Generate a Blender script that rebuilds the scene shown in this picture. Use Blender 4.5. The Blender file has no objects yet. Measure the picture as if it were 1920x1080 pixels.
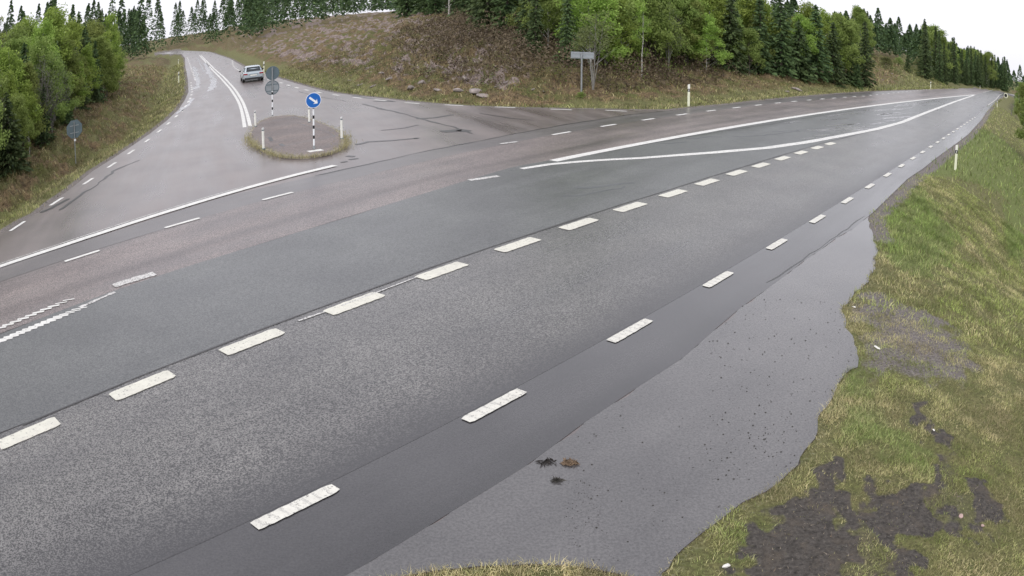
import bpy, bmesh, math, random
import numpy as np
from mathutils import Vector, Matrix
R = math.radians
random.seed(7); RNG = np.random.default_rng(7)

# ------------------------------------------------------------------ camera
LA, LB, PIT, ROL, CH = 0.61177, 0.07151, 0.33972, 0.0093, 4.43044   # wide-angle road camera on its mast
scene = bpy.context.scene
COL = scene.collection
cam_d = bpy.data.cameras.new('camera'); cam = bpy.data.objects.new('camera', cam_d); COL.objects.link(cam)
cam_d.type = 'PANO'
cam_d.panorama_type = 'FISHEYE_LENS_POLYNOMIAL'
cam_d.fisheye_fov = R(170)
cam_d.sensor_fit = 'HORIZONTAL'; cam_d.sensor_width = 36; cam_d.sensor_height = 20.25
cam_d.fisheye_polynomial_k0 = 0.0
cam_d.fisheye_polynomial_k1 = -LA / 18
cam_d.fisheye_polynomial_k2 = 0.0
cam_d.fisheye_polynomial_k3 = -LB / 18 ** 3
cam_d.fisheye_polynomial_k4 = 0.0
cam_d.clip_start = 0.05; cam_d.clip_end = 3000
c_, s_, sp, cp = math.cos(ROL), math.sin(ROL), math.sin(PIT), math.cos(PIT)
cam.matrix_world = Matrix(((c_, -s_, 0, 0), (s_ * sp, c_ * sp, -cp, 0), (s_ * cp, c_ * cp, sp, CH), (0, 0, 0, 1)))
scene.camera = cam

# ------------------------------------------------------------------ world + sun (overcast)
SUN_EL, SUN_ROT = R(48), R(205)
world = bpy.data.worlds.new('World'); scene.world = world; world.use_nodes = True
wn, wl = world.node_tree.nodes, world.node_tree.links
sky = wn.new('ShaderNodeTexSky'); sky.sky_type = 'NISHITA'; sky.sun_disc = False
sky.sun_elevation = SUN_EL; sky.sun_rotation = SUN_ROT; sky.dust_density = 4.0; sky.air_density = 1.0
hs = wn.new('ShaderNodeHueSaturation'); hs.inputs['Saturation'].default_value = 0.08
wl.new(sky.outputs['Color'], hs.inputs['Color'])
cloud = wn.new('ShaderNodeTexNoise'); cloud.inputs['Scale'].default_value = 3.0; cloud.inputs['Detail'].default_value = 5
tcw = wn.new('ShaderNodeTexCoord'); wl.new(tcw.outputs['Generated'], cloud.inputs['Vector'])
cr_ = wn.new('ShaderNodeMix'); cr_.data_type = 'RGBA'; wl.new(cloud.outputs['Fac'], cr_.inputs[0]); cr_.inputs[6].default_value = (5.15, 5.15, 5.6, 1); cr_.inputs[7].default_value = (6.5, 6.45, 6.95, 1)
mxw = wn.new('ShaderNodeMix'); mxw.data_type = 'RGBA'; mxw.inputs[0].default_value = .72; wl.new(hs.outputs['Color'], mxw.inputs[6]); wl.new(cr_.outputs[2], mxw.inputs[7])
wl.new(mxw.outputs[2], wn['Background'].inputs['Color'])
wn['Background'].inputs['Strength'].default_value = 0.15
sun_d = bpy.data.lights.new('sun', 'SUN'); sun = bpy.data.objects.new('sun', sun_d); COL.objects.link(sun)
sun_d.energy = 0.6; sun_d.angle = R(30); sun_d.color = (1.0, 0.97, 0.93)
sun.rotation_euler = (R(42), 0, R(-25)); sun.location = (0, -20, 40)
scene.view_settings.view_transform = 'Standard'; scene.view_settings.look = 'None'
scene.view_settings.exposure = 0.55; scene.view_settings.gamma = 1.0
scene.cycles.max_bounces = 6; scene.cycles.diffuse_bounces = 3; scene.cycles.glossy_bounces = 2
scene.cycles.transparent_max_bounces = 4

# ------------------------------------------------------------------ survey helpers (photo pixel -> point of the ground)
def ray(px, py):
    x, y = (px - 960) / 960, (540 - py) / 960
    r = math.hypot(x, y) + 1e-12; th = LA * r + LB * r ** 3
    s = math.sin(th) / r; x *= s; y *= s; fw = math.cos(th)
    x, y = c_ * x - s_ * y, s_ * x + c_ * y
    return np.array([x, fw * cp + y * sp, -fw * sp + y * cp])
def G(px, py, z=0.0):
    d = ray(px, py); t = (z - CH) / d[2]
    return np.array([d[0] * t, d[1] * t])
def GP(pts): return np.array([G(*p) for p in pts])

# ------------------------------------------------------------------ numpy noise
def vnoise(x, y, seed=0):
    xi, yi = np.floor(x).astype(np.int64), np.floor(y).astype(np.int64)
    fx, fy = x - xi, y - yi; fx = fx * fx * (3 - 2 * fx); fy = fy * fy * (3 - 2 * fy)
    def h(a, b):
        n = (a * 374761393 + b * 668265263 + seed * 1442695041) & 0x7fffffff
        n = ((n ^ (n >> 13)) * 1274126177) & 0x7fffffff
        return ((n ^ (n >> 16)) & 0xffff) / 65535.0
    return (h(xi, yi) * (1 - fx) + h(xi + 1, yi) * fx) * (1 - fy) + (h(xi, yi + 1) * (1 - fx) + h(xi + 1, yi + 1) * fx) * fy
def fbm(x, y, seed=0, o=4):
    s, a, t = 0, 1, 0
    for i in range(o): s = s + a * vnoise(x, y, seed + i * 17); t += a; a *= .5; x = x * 2.03; y = y * 2.03
    return s / t
def sstep(a, b, x): t = np.clip((x - a) / (b - a), 0, 1); return t * t * (3 - 2 * t)

# ------------------------------------------------------------------ object helpers
def tag(o, label=None, cat=None, group=None, kind=None):
    if label: o['label'] = label
    if cat: o['category'] = cat
    if group: o['group'] = group
    if kind: o['kind'] = kind
    return o
def empty(name, loc, rz=0, **k):
    o = bpy.data.objects.new(name, None); o.empty_display_size = .3
    o.location = loc; o.rotation_euler = (0, 0, rz); COL.objects.link(o); return tag(o, **k)
def mesh_obj(name, V, F, mat, parent=None, smooth=False):
    me = bpy.data.meshes.new(name); me.from_pydata([tuple(v) for v in V], [], [tuple(f) for f in F]); me.update()
    if mat: me.materials.append(mat)
    if smooth: me.polygons.foreach_set('use_smooth', [True] * len(me.polygons))
    o = bpy.data.objects.new(name, me); COL.objects.link(o)
    if parent: o.parent = parent
    return o
def np_mesh(name, V, F, mat, cols=None, parent=None, smooth=False, link=True):
    """V (n,3), F (m,k) uniform faces"""
    V = np.asarray(V, np.float32); F = np.asarray(F, np.int32); k = F.shape[1]
    me = bpy.data.meshes.new(name); me.vertices.add(len(V)); me.vertices.foreach_set('co', V.ravel())
    me.loops.add(F.size); me.loops.foreach_set('vertex_index', F.ravel())
    me.polygons.add(len(F)); me.polygons.foreach_set('loop_start', np.arange(0, F.size, k, dtype=np.int32))
    me.polygons.foreach_set('loop_total', np.full(len(F), k, np.int32))
    if smooth: me.polygons.foreach_set('use_smooth', np.ones(len(F), bool))
    if cols is not None:
        for nm, c in cols.items():
            a = me.color_attributes.new(nm, 'FLOAT_COLOR', 'POINT')
            cc = np.ones((len(V), 4), np.float32); cc[:, :3] = c; a.data.foreach_set('color', cc.ravel())
    me.update(calc_edges=True)
    if mat: me.materials.append(mat)
    if not link: return me
    o = bpy.data.objects.new(name, me); COL.objects.link(o)
    if parent: o.parent = parent
    return o
def bm_obj(name, bm, mat, parent=None, smooth=False, bevel=0):
    if bevel:
        bmesh.ops.bevel(bm, geom=[e for e in bm.edges if len(e.link_faces) == 2 and e.calc_face_angle(0) > .5], offset=bevel, segments=2, affect='EDGES', profile=.7)
    bmesh.ops.recalc_face_normals(bm, faces=bm.faces)
    me = bpy.data.meshes.new(name); bm.to_mesh(me); bm.free()
    if mat:
        for m in (mat if isinstance(mat, (list, tuple)) else [mat]): me.materials.append(m)
    if smooth: me.polygons.foreach_set('use_smooth', [True] * len(me.polygons))
    o = bpy.data.objects.new(name, me); COL.objects.link(o)
    if parent: o.parent = parent
    return o
def box(bm, c, s, rot=None):
    M = Matrix.Translation(c) @ (rot.to_4x4() if rot else Matrix.Identity(4)) @ Matrix.Diagonal((s[0], s[1], s[2], 1))
    return bmesh.ops.create_cube(bm, size=1, matrix=M)
def tube(bm, pts, rads, seg=10, mi=0):
    pts = [Vector(p) for p in pts]; rings = []
    for i, p in enumerate(pts):
        t = (pts[min(i + 1, len(pts) - 1)] - pts[max(i - 1, 0)]).normalized()
        a = t.orthogonal().normalized(); b = t.cross(a)
        if i and rings: pass
        rings.append([bm.verts.new(p + rads[i] * (math.cos(6.2832 * k / seg) * a + math.sin(6.2832 * k / seg) * b)) for k in range(seg)])
    fs = []
    for i in range(len(rings) - 1):
        for k in range(seg):
            fs.append(bm.faces.new((rings[i][k], rings[i][(k + 1) % seg], rings[i + 1][(k + 1) % seg], rings[i + 1][k])))
    fs.append(bm.faces.new(rings[0][::-1])); fs.append(bm.faces.new(rings[-1]))
    for f in fs: f.material_index = mi
def disc(bm, c, r, th, axis_rot, seg=40, n=None):
    M = Matrix.Translation(c) @ axis_rot.to_4x4()
    bmesh.ops.create_cone(bm, cap_ends=True, segments=n or seg, radius1=r, radius2=r, depth=th, matrix=M)

# ------------------------------------------------------------------ materials
class NT:
    def __init__(s, name):
        s.m = bpy.data.materials.new(name); s.m.use_nodes = True
        s.n, s.l = s.m.node_tree.nodes, s.m.node_tree.links
        s.b = s.n['Principled BSDF']
    def node(s, t, **k):
        nd = s.n.new(t)
        for a, v in k.items(): setattr(nd, a, v)
        return nd
    def link(s, a, b): s.l.new(a, b)
    def noise(s, vec, scale, detail=3, rough=.55):
        nd = s.node('ShaderNodeTexNoise'); nd.inputs['Scale'].default_value = scale
        nd.inputs['Detail'].default_value = detail; nd.inputs['Roughness'].default_value = rough
        s.link(vec, nd.inputs['Vector']); return nd.outputs['Fac']
    def mr(s, v, a, b, c=0., d=1.):
        nd = s.node('ShaderNodeMapRange'); s.link(v, nd.inputs[0])
        for i, x in zip((1, 2, 3, 4), (a, b, c, d)): nd.inputs[i].default_value = x
        return nd.outputs[0]
    def math(s, op, a, b=None):
        nd = s.node('ShaderNodeMath', operation=op)
        for i, x in enumerate((a, b)):
            if x is None: continue
            if isinstance(x, (int, float)): nd.inputs[i].default_value = x
            else: s.link(x, nd.inputs[i])
        return nd.outputs[0]
    def mix(s, f, a, b, blend='MIX'):
        nd = s.node('ShaderNodeMix', data_type='RGBA', blend_type=blend)
        for i, x in ((0, f), (6, a), (7, b)):
            if isinstance(x, (int, float)): nd.inputs[i].default_value = x
            elif isinstance(x, tuple): nd.inputs[i].default_value = (*x, 1)
            else: s.link(x, nd.inputs[i])
        return nd.outputs[2]
    def coord(s, kind='Object'): return s.node('ShaderNodeTexCoord').outputs[kind]
    def mapping(s, vec, rot=0, scale=(1, 1, 1)):
        nd = s.node('ShaderNodeMapping'); s.link(vec, nd.inputs[0]); nd.inputs['Rotation'].default_value[2] = rot
        if scale == (1, 1, 1): return nd.outputs[0]
        n2 = s.node('ShaderNodeMapping'); s.link(nd.outputs[0], n2.inputs[0]); n2.inputs['Scale'].default_value = scale; return n2.outputs[0]
    def bump(s, h, strength, dist):
        nd = s.node('ShaderNodeBump'); nd.inputs['Strength'].default_value = strength; nd.inputs['Distance'].default_value = dist
        s.link(h, nd.inputs['Height']); s.link(nd.outputs[0], s.b.inputs['Normal'])
def plain(name, col, rough=.5, metal=0., var=.12, vs=6):
    t = NT(name); f = t.noise(t.coord(), vs, 4)
    t.link(t.mix(t.mr(f, .3, .7), tuple(c * (1 - var) for c in col), tuple(min(1, c * (1 + var)) for c in col)), t.b.inputs['Base Color'])
    t.b.inputs['Roughness'].default_value = rough; t.b.inputs['Metallic'].default_value = metal
    return t.m
ROAD_ANG = -math.atan2(0.785, 0.62)
def asphalt(name, col, dark, grain=45, gc=.35, rough=(.36, .5), bump=.5, ruts=None, tone=None, wet=0, streak_rot=ROAD_ANG, spec=.6, speck=None, blend=None):
    """col/dark: the stones and the binder; ruts: list of (centre u, width, multiplier) across the strip's UV"""
    t = NT(name); oc = t.coord()
    g = t.noise(oc, grain, 2, .6); g2 = t.noise(oc, grain * 2.7, 1, .5)
    gg = t.math('ADD', t.math('MULTIPLY', g, .65), t.math('MULTIPLY', g2, .35))
    gm = t.mr(gg, .5 - gc * .42, .5 + gc * .42)
    c = t.mix(gm, dark, col)
    lo = t.noise(t.mapping(oc, streak_rot, (.12, .9, 1)), 1.0, 4, .6)
    c = t.mix(1.0, c, t.mix(t.mr(lo, .3, .7), (.74, .74, .75), (1.2, 1.19, 1.18)), 'MULTIPLY')
    bl = t.noise(oc, .55, 3, .5)
    c = t.mix(1.0, c, t.mix(t.mr(bl, .35, .65), (.86, .86, .87), (1.12, 1.12, 1.11)), 'MULTIPLY')
    rgh = t.mr(lo, .3, .7, rough[0], rough[1])
    if ruts:
        sep = t.node('ShaderNodeSeparateXYZ'); t.link(t.coord('UV'), sep.inputs[0])
        wob = t.math('MULTIPLY', t.math('SUBTRACT', t.noise(t.mapping(oc, streak_rot, (.3, 1.2, 1)), 1.0, 3), .5), .12)
        u = t.math('ADD', sep.outputs[0], wob)
        for (cu, w, mul) in ruts:
            d = t.math('ABSOLUTE', t.math('SUBTRACT', u, cu))
            f = t.mr(d, w, w * .25)
            c = t.mix(f, c, t.mix(1.0, c, (mul, mul, mul * 1.01), 'MULTIPLY'))
        if blend: c = t.mix(t.mr(t.math('ADD', u, t.math('MULTIPLY', t.math('SUBTRACT', g, .5), .25)), blend[0], .03), c, t.mix(gm, blend[2], blend[1]))
    if speck:
        v = t.node('ShaderNodeTexVoronoi'); v.inputs['Scale'].default_value = speck[0]; t.link(oc, v.inputs['Vector'])
        sepc = t.node('ShaderNodeSeparateColor'); t.link(v.outputs['Color'], sepc.inputs[0])
        keep = t.mr(sepc.outputs[0], .9, .93)
        f = t.math('MULTIPLY', t.mr(v.outputs['Distance'], speck[1], speck[1] * .6), keep)
        c = t.mix(f, c, (.025, .024, .023))
    t.link(c, t.b.inputs['Base Color']); t.link(rgh, t.b.inputs['Roughness'])
    t.b.inputs['Specular IOR Level'].default_value = spec
    t.bump(gg, bump * .3, .006)
    return t.m
def paint(name, col, wear=.35, comb=None, rough=.5):
    t = NT(name); oc = t.coord()
    n = t.noise(oc, 9, 4, .7)
    c = t.mix(t.mr(n, .35, .65), tuple(x * .88 for x in col), col)
    w = t.noise(oc, 28, 3, .65)
    f = t.mr(w, .30 + wear * .3, .24 + wear * .3)
    c = t.mix(f, c, (.20, .19, .18)); dn = t.noise(oc, 2.2, 4, .6); c = t.mix(t.mr(dn, .45, .7, 0, .35), c, (.42, .40, .37))
    if comb:
        wv = t.node('ShaderNodeTexWave'); wv.inputs['Scale'].default_value = comb; wv.inputs['Distortion'].default_value = 3
        wv.inputs['Detail'].default_value = 2; t.link(t.mapping(oc, ROAD_ANG), wv.inputs['Vector'])
        sp_ = t.noise(oc, 45, 2, .6)
        c = t.mix(t.math('MULTIPLY', t.mr(wv.outputs['Fac'], .3, .1), t.mr(sp_, .4, .6)), c, (.42, .41, .38))
    t.link(c, t.b.inputs['Base Color']); t.b.inputs['Roughness'].default_value = rough
    t.bump(w, .4, .004)
    return t.m
def leafmat(name, lo, hi, transl=.25):
    t = NT(name); a = t.node('ShaderNodeAttribute', attribute_name='Col')
    sepc = t.node('ShaderNodeSeparateColor'); t.link(a.outputs['Color'], sepc.inputs[0])
    oi = t.node('ShaderNodeObjectInfo')
    c = t.mix(sepc.outputs[0], lo, hi)
    h = t.node('ShaderNodeHueSaturation'); t.link(c, h.inputs['Color'])
    t.link(t.mr(oi.outputs['Random'], 0, 1, .485, .515), h.inputs['Hue']); t.link(t.mr(oi.outputs['Random'], 0, 1, .82, 1.2), h.inputs['Value'])
    t.link(h.outputs[0], t.b.inputs['Base Color']); t.b.inputs['Roughness'].default_value = .65
    t.b.inputs['Specular IOR Level'].default_value = .2
    tr = t.node('ShaderNodeBsdfTranslucent'); t.link(h.outputs[0], tr.inputs['Color'])
    mx = t.node('ShaderNodeMixShader'); mx.inputs[0].default_value = transl
    t.link(t.b.outputs[0], mx.inputs[1]); t.link(tr.outputs[0], mx.inputs[2])
    t.link(mx.outputs[0], t.n['Material Output'].inputs['Surface'])
    return t.m

# ================================================================== SETTING
# ---- outline of all the asphalt, walked clockwise from the far left of the main road
west_edge = [(0, 439), (39, 414), (73, 398), (100, 376), (127, 358), (150, 340), (175, 320), (212, 297), (250, 272), (282, 250), (312, 227),
             (335, 205), (347, 187), (353.5, 172), (352.5, 150), (347.5, 125), (347, 109)]
east_edge = [(431, 110), (457, 125), (490, 136), (521, 146), (554, 156), (593, 167), (632, 175), (671, 179.5), (700, 182.5), (752, 188.5), (809, 194), (865, 198),
             (921, 200.5), (996, 202.5), (1080, 204), (1185, 206), (1258, 206.5), (1320, 200), (1360, 196.5), (1440, 187.5), (1515, 180.5), (1590, 174.5), (1650, 171.3), (1715, 169), (1800, 167.6)]
near_edge = [(1869, 188.5), (1850, 210), (1840, 225), (1815, 252.5), (1785, 275), (1757, 295), (1730, 317), (1702, 335), (1677, 360), (1653, 380), (1632, 398), (1626, 410),
             (1633, 433), (1642, 457), (1642, 487), (1638, 507), (1622, 530), (1600, 550), (1583, 573), (1580, 587), (1587, 613), (1600, 643), (1612, 667), (1610, 690),
             (1590, 703), (1563, 722), (1553, 757), (1527, 790), (1528, 830), (1507, 853), (1480, 883), (1460, 903), (1413, 927), (1380, 950), (1357, 980), (1313, 1000), (1280, 1020), (1240, 1075)]
bottom_edge = [(1165, 1078), (1120, 1068), (1080, 1062), (1000, 1058), (900, 1062), (820, 1070), (765, 1079)]
DM = np.array([0.627, 0.779]); NM = np.array([-0.779, 0.627])       # along the main road, and to its left
Wp, Ep, Np_, Bp = GP(west_edge), GP(east_edge), GP(near_edge), GP(bottom_edge)
def ragged(P, step=.17, amp=.07):
    P = np.asarray(P); L = np.concatenate([[0], np.cumsum(np.hypot(*np.diff(P, axis=0).T))]); u = np.arange(0, L[-1], step)
    Q = np.stack([np.interp(u, L, P[:, 0]), np.interp(u, L, P[:, 1])], 1); d = np.gradient(Q, axis=0); d /= np.hypot(*d.T)[:, None]
    j = (vnoise(u * 2.2, u * 0, 41) - .5) * amp * 1.6 + (vnoise(u * 6.1, u * 0 + 5, 43) - .5) * amp * .8
    return np.concatenate([Q + np.stack([-d[:, 1], d[:, 0]], 1) * j[:, None], P[-1:]])
NLAY = 27
def ext(p, d, n): d = np.array(d) / np.hypot(*d); return p + d * n
wfar = [ext(Wp[-1], (-.42, .9), 40), ext(Wp[-1], (-.5, .87), 110)]
efar = [ext(Ep[0], (-.42, .9), 60), ext(Ep[0], (-.46, .88), 140)]
Nr = ragged(Np_[-NLAY:]); P_far_l = Ep[-1]; P_far_r = Np_[0]
far_curve_l = [P_far_l + DM * 40 + np.array([.5, 0]), P_far_l + DM * 80 + np.array([6, -4]), P_far_l + DM * 115 + np.array([22, -14]), P_far_l + DM * 140 + np.array([50, -34])]
far_curve_r = [P_far_r + DM * 162 + np.array([52, -38.]), P_far_r + DM * 140 + np.array([24, -20.]), P_far_r + DM * 110 + np.array([8, -7.]), P_far_r + DM * 70 + np.array([0.3, 0]), P_far_r + DM * 35]
nl0 = Np_[-1]
bottom_out = [nl0 + np.array([-.02, -.25]), Bp[0] + np.array([.25, -.2])]
left_near = [Bp[-1] + np.array([-.6, -.35]), Bp[-1] + np.array([-2.2, -1.6]), Bp[-1] - DM * 12 + NM * -.1, Bp[-1] - DM * 60]
Lfar0 = Wp[0]
left_far = [Bp[-1] - DM * 60 + NM * 17, Lfar0 - DM * 30 + NM * .2, Lfar0 - DM * 6 + NM * .3, Lfar0 - DM * 2 + NM * .3]
OUT = np.array(list(Wp) + wfar + efar[::-1] + list(Ep) + far_curve_l + far_curve_r + list(Np_[:-NLAY]) + list(Nr) + bottom_out + list(Bp) + left_near + left_far)

def pdist(P, poly, closed=True):
    A = poly; B = np.roll(poly, -1, 0) if closed else poly[1:]
    if not closed: A = poly[:-1]
    best = np.full(len(P), 1e9)
    for a, b in zip(A, B):
        d = b - a; t = np.clip(((P - a) @ d) / (d @ d + 1e-12), 0, 1)
        q = P - a - t[:, None] * d; best = np.minimum(best, np.einsum('ij,ij->i', q, q))
    return np.sqrt(best)
def inside(P, poly):
    x, y = P[:, 0], P[:, 1]; r = np.zeros(len(P), bool)
    A = poly; B = np.roll(poly, -1, 0)
    for (x1, y1), (x2, y2) in zip(A, B):
        if y1 == y2: continue
        c = ((y1 > y) != (y2 > y)) & (x < (x2 - x1) * (y - y1) / (y2 - y1) + x1); r ^= c
    return r
E0 = np.array([-0.2, 8.53])                                        # a point of the near edge line
def region(P):
    """0 right verge, 1 left of the side road, 2 wedge between the roads"""
    az = np.degrees(np.arctan2(P[:, 0], P[:, 1]))
    rgt = (P - E0) @ NM < -1.0
    return np.where(rgt, 0, np.where((az < -20.6) | (P[:, 1] < 8), 1, 2))
def height(P):
    P = np.atleast_2d(P).astype(float)
    d = pdist(P, OUT); ins = inside(P, OUT); sd = np.where(ins, -d, d)
    reg = region(P); D = np.hypot(P[:, 0], P[:, 1])
    n1 = fbm(P[:, 0] * .35, P[:, 1] * .35, 3, 4) - .5; n2 = fbm(P[:, 0] * 1.6, P[:, 1] * 1.6, 9, 4) - .5
    n3 = fbm(P[:, 0] * 6, P[:, 1] * 6, 5, 3) - .5
    out = np.clip(sd, 0, None)
    # right verge
    k = sstep(11, 24, D)
    h0 = -(.05 + .06 * k) * 0 - k * 1.7 * sstep(.7, 6.5, out) - (1 - k) * .25 * sstep(.8, 6, out) + .1 * n2 * sstep(0, 1.2, out) + .5 * n1 * sstep(3, 9, out) + .045 * n3 * sstep(0, .5, out)
    h0 += sstep(7, 24, out) * sstep(20, 45, D) * 2.4
    # left of side road: verge, ditch, rising heath
    h1 = -.75 * np.exp(-((out - 3.0) / 1.3) ** 2) * sstep(0, 1.5, out) + sstep(3.5, 12, out) * .9 + .5 * n1 * sstep(2, 6, out) + .95 * n2 * sstep(1.5, 4, out) + .45 * n3 * sstep(1, 3, out)
    h1 += sstep(12, 60, out) * 4
    # wedge
    az = np.degrees(np.arctan2(P[:, 0], P[:, 1]))
    st = .26 - .13 * sstep(-4, 9, az) + .14 * sstep(24, 28, az) - .23 * sstep(30.0, 32.5, az)
    rise = st * np.clip(out - 2.0, 0, None); cap = 6.0 - 3.5 * sstep(30, 33, az)
    h2 = cap * (1 - np.exp(-rise / cap)) * 1.0
    rk = np.clip(fbm(P[:, 0] * .8 + .5 * P[:, 1], P[:, 1] * 1.1, 21, 4) - .5, 0, 1)
    h2 += (.9 * n1 + 1.1 * n2 + .9 * rk + .45 * n3) * sstep(1.2, 5, out) * (1 - .4 * sstep(0, 12, az)) - .12 * np.exp(-((out - 1.8) / .8) ** 2)
    h = np.where(reg == 0, h0, np.where(reg == 1, h1, h2))
    # blend near the frame's left edge where regions 1 and 2 meet is on the road itself
    return np.where(sd < 0, -.016 - .08 * sstep(.08, .5, -sd), h - .010)
def hit(px, py):
    d = ray(px, py); o = np.array([0, 0, CH])
    ts = np.geomspace(3, 600, 700); P = o + ts[:, None] * d
    hh = height(P[:, :2]); below = np.where(P[:, 2] < hh)[0]
    if len(below) == 0: return P[-1]
    i = below[0]; a, b = ts[max(i - 1, 0)], ts[i]
    for _ in range(12):
        m = (a + b) / 2; p = o + m * d
        if p[2] < height(p[:2])[0]: b = m
        else: a = m
    p = o + b * d; p[2] = height(p[:2])[0]; return p
def top_h(base, tpx):
    """height over base of the pixel tpx on the upright through base"""
    d = ray(*tpx); B = base[:2]; t = (B @ d[:2]) / (d[:2] @ d[:2]); return CH + t * d[2] - base[2]

# ---- terrain
az = np.concatenate([np.linspace(-62, 62, 640), np.linspace(62, 298, 60)[1:-1]])
rr = np.concatenate([[.3, 1.5, 2.6], np.geomspace(3.4, 140, 420), np.geomspace(145, 1500, 30)])
AZ, RR = np.meshgrid(np.radians(az), rr)
TX, TY = (RR * np.sin(AZ)).ravel(), (RR * np.cos(AZ)).ravel()
TP = np.stack([TX, TY], 1); TZ = height(TP)
dist0 = pdist(TP, OUT); ins0 = inside(TP, OUT); SD = np.where(ins0, -dist0, dist0); REG = region(TP)
# patches of bare dark soil and of lush grass on the right verge, in place
soil_px = [[(1395, 1010), (1500, 935), (1490, 880), (1530, 840), (1560, 860), (1570, 960), (1640, 930), (1650, 900), (1690, 890), (1760, 900), (1750, 850), (1715, 750), (1745, 740), (1765, 800), (1800, 880), (1870, 920), (1875, 980), (1820, 1010), (1760, 985), (1690, 1010), (1720, 1080), (1410, 1090), (1425, 1030)],
           [(1600, 560), (1640, 545), (1700, 560), (1760, 590), (1830, 640), (1850, 690), (1760, 720), (1690, 700), (1640, 720), (1625, 660), (1600, 620)]]
lush_px = [[(1600, 760), (1650, 770), (1740, 830), (1745, 880), (1660, 850), (1610, 830)], [(1600, 680), (1640, 670), (1645, 720), (1570, 760), (1575, 720)], [(1650, 400), (1720, 350), (1800, 420), (1760, 520), (1680, 510), (1655, 470)],
           [(1880, 300), (1930, 280), (1930, 430), (1890, 400)], [(1720, 300), (1810, 260), (1860, 220), (1930, 250), (1900, 330), (1800, 330), (1740, 330)], [(1370, 1010), (1430, 985), (1440, 1030), (1380, 1050)], [(1270, 1060), (1360, 1065), (1370, 1090), (1260, 1090)]]
def polymask(P, polys, soft):
    m = np.zeros(len(P))
    wob = np.stack([fbm(P[:, 0] * 2.6, P[:, 1] * 2.6, 31, 5) - .5, fbm(P[:, 0] * 2.6, P[:, 1] * 2.6, 47, 5) - .5], 1) * (.9 + soft)
    for q in polys:
        Q = GP(q); i = inside(P + wob, Q); d = pdist(P + wob, Q); m = np.maximum(m, sstep(-soft, soft, np.where(i, d, -d)))
    return m
near = (REG == 0) & (RR.ravel() < 60)
def masks(P, reg, sd):
    """soil, lush, heath, rock, gravel weights 0..1"""
    D = np.hypot(P[:, 0], P[:, 1]); soil = np.zeros(len(P)); pale = np.zeros(len(P)); lush = np.zeros(len(P))
    nr = (reg == 0) & (D < 60)
    if nr.any():
        s0 = polymask(P[nr], soil_px[:1], .14); s1 = polymask(P[nr], soil_px[1:], .3)
        soil[nr] = s0 * (.45 + .55 * sstep(.33, .43, fbm(P[nr, 0] * 2.0, P[nr, 1] * 2.0, 155, 4))); pale[nr] = s1; lush[nr] = polymask(P[nr], lush_px, .3)
    n = fbm(P[:, 0] * .5, P[:, 1] * .5, 61, 4); n5 = fbm(P[:, 0] * 1.4, P[:, 1] * 1.4, 71, 4)
    az = np.degrees(np.arctan2(P[:, 0], P[:, 1]))
    heath = np.where(reg == 1, sstep(1.8, 4.5, sd) * (.35 + .65 * sstep(.36, .55, n)), np.where(reg == 2, sstep(1.6 - 1.3 * sstep(-9, -5, az) * (1 - sstep(1, 5, az)), 4.0 - 2.6 * sstep(-9, -5, az) * (1 - sstep(1, 5, az)), sd) * (.55 + .45 * sstep(.28, .45, n)) * (1 - .8 * sstep(27.5, 29.5, az)), sstep(7, 10, sd) * .6))
    rock = np.where(reg == 2, sstep(2.6, 5, sd) * sstep(.50, .60, n5) * (1 - sstep(-2, 4, az)) * sstep(-24, -16, az), 0)
    grav = 1 - sstep(.05, .35 + .25 * n5, sd); grav = np.where(reg == 0, np.where(D > 18, 1 - sstep(.25, .8, sd), grav * .3), grav)
    grav = np.where((reg != 0) & (sd < .6), 1 - sstep(.15, .55, sd), grav)
    grav = np.maximum(grav, pale * .62)
    return soil, lush * .62, heath, rock, grav
mk = masks(TP, REG, SD)
nz, na = RR.shape
ii = np.arange(nz * na).reshape(nz, na)
q0 = np.stack([ii[:-1, :], np.roll(ii, -1, 1)[:-1, :], np.roll(ii, -1, 1)[1:, :], ii[1:, :]], -1).reshape(-1, 4)[:, ::-1]
t = NT('ground'); oc = t.coord()
ta = t.node('ShaderNodeAttribute', attribute_name='MaskA'); tb = t.node('ShaderNodeAttribute', attribute_name='MaskB')
sa = t.node('ShaderNodeSeparateColor'); sb = t.node('ShaderNodeSeparateColor'); t.link(ta.outputs['Color'], sa.inputs[0]); t.link(tb.outputs['Color'], sb.inputs[0])
nf, nm_, nb = t.noise(oc, 22, 5, .7), t.noise(oc, 3.2, 5, .65), t.noise(oc, .6, 4, .6)
def hard(m, lo=.35, hi=.65, n=nm_, amt=.5): return t.mr(t.math('ADD', m, t.math('MULTIPLY', t.math('SUBTRACT', n, .5), amt)), lo, hi)
gr = t.mix(t.mr(nm_, .35, .65), (.17, .19, .065), (.28, .26, .115)); gr = t.mix(t.mr(nf, .3, .7), tuple([.07, .065, .03]), gr)
lu = t.mix(t.mr(nf, .3, .7), (.10, .13, .04), (.19, .22, .07))
he = t.mix(t.mr(nm_, .36, .64), (.10, .068, .04), (.28, .205, .11)); he = t.mix(t.mr(nb, .45, .62), he, (.13, .135, .045)); he = t.mix(t.mr(nf, .52, .36), he, (.035, .028, .018))
ro = t.mix(t.mr(nm_, .4, .6), (.15, .115, .10), (.31, .25, .225)); ro = t.mix(t.mr(nf, .45, .3), ro, (.05, .045, .03))
so = t.mix(t.mr(nf, .3, .7), (.03, .027, .024), (.14, .125, .112)); so = t.mix(t.mr(nm_, .5, .7), so, (.12, .10, .08))
gv = t.mix(t.mr(nf, .35, .65), (.10, .09, .085), (.27, .24, .225))
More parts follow.
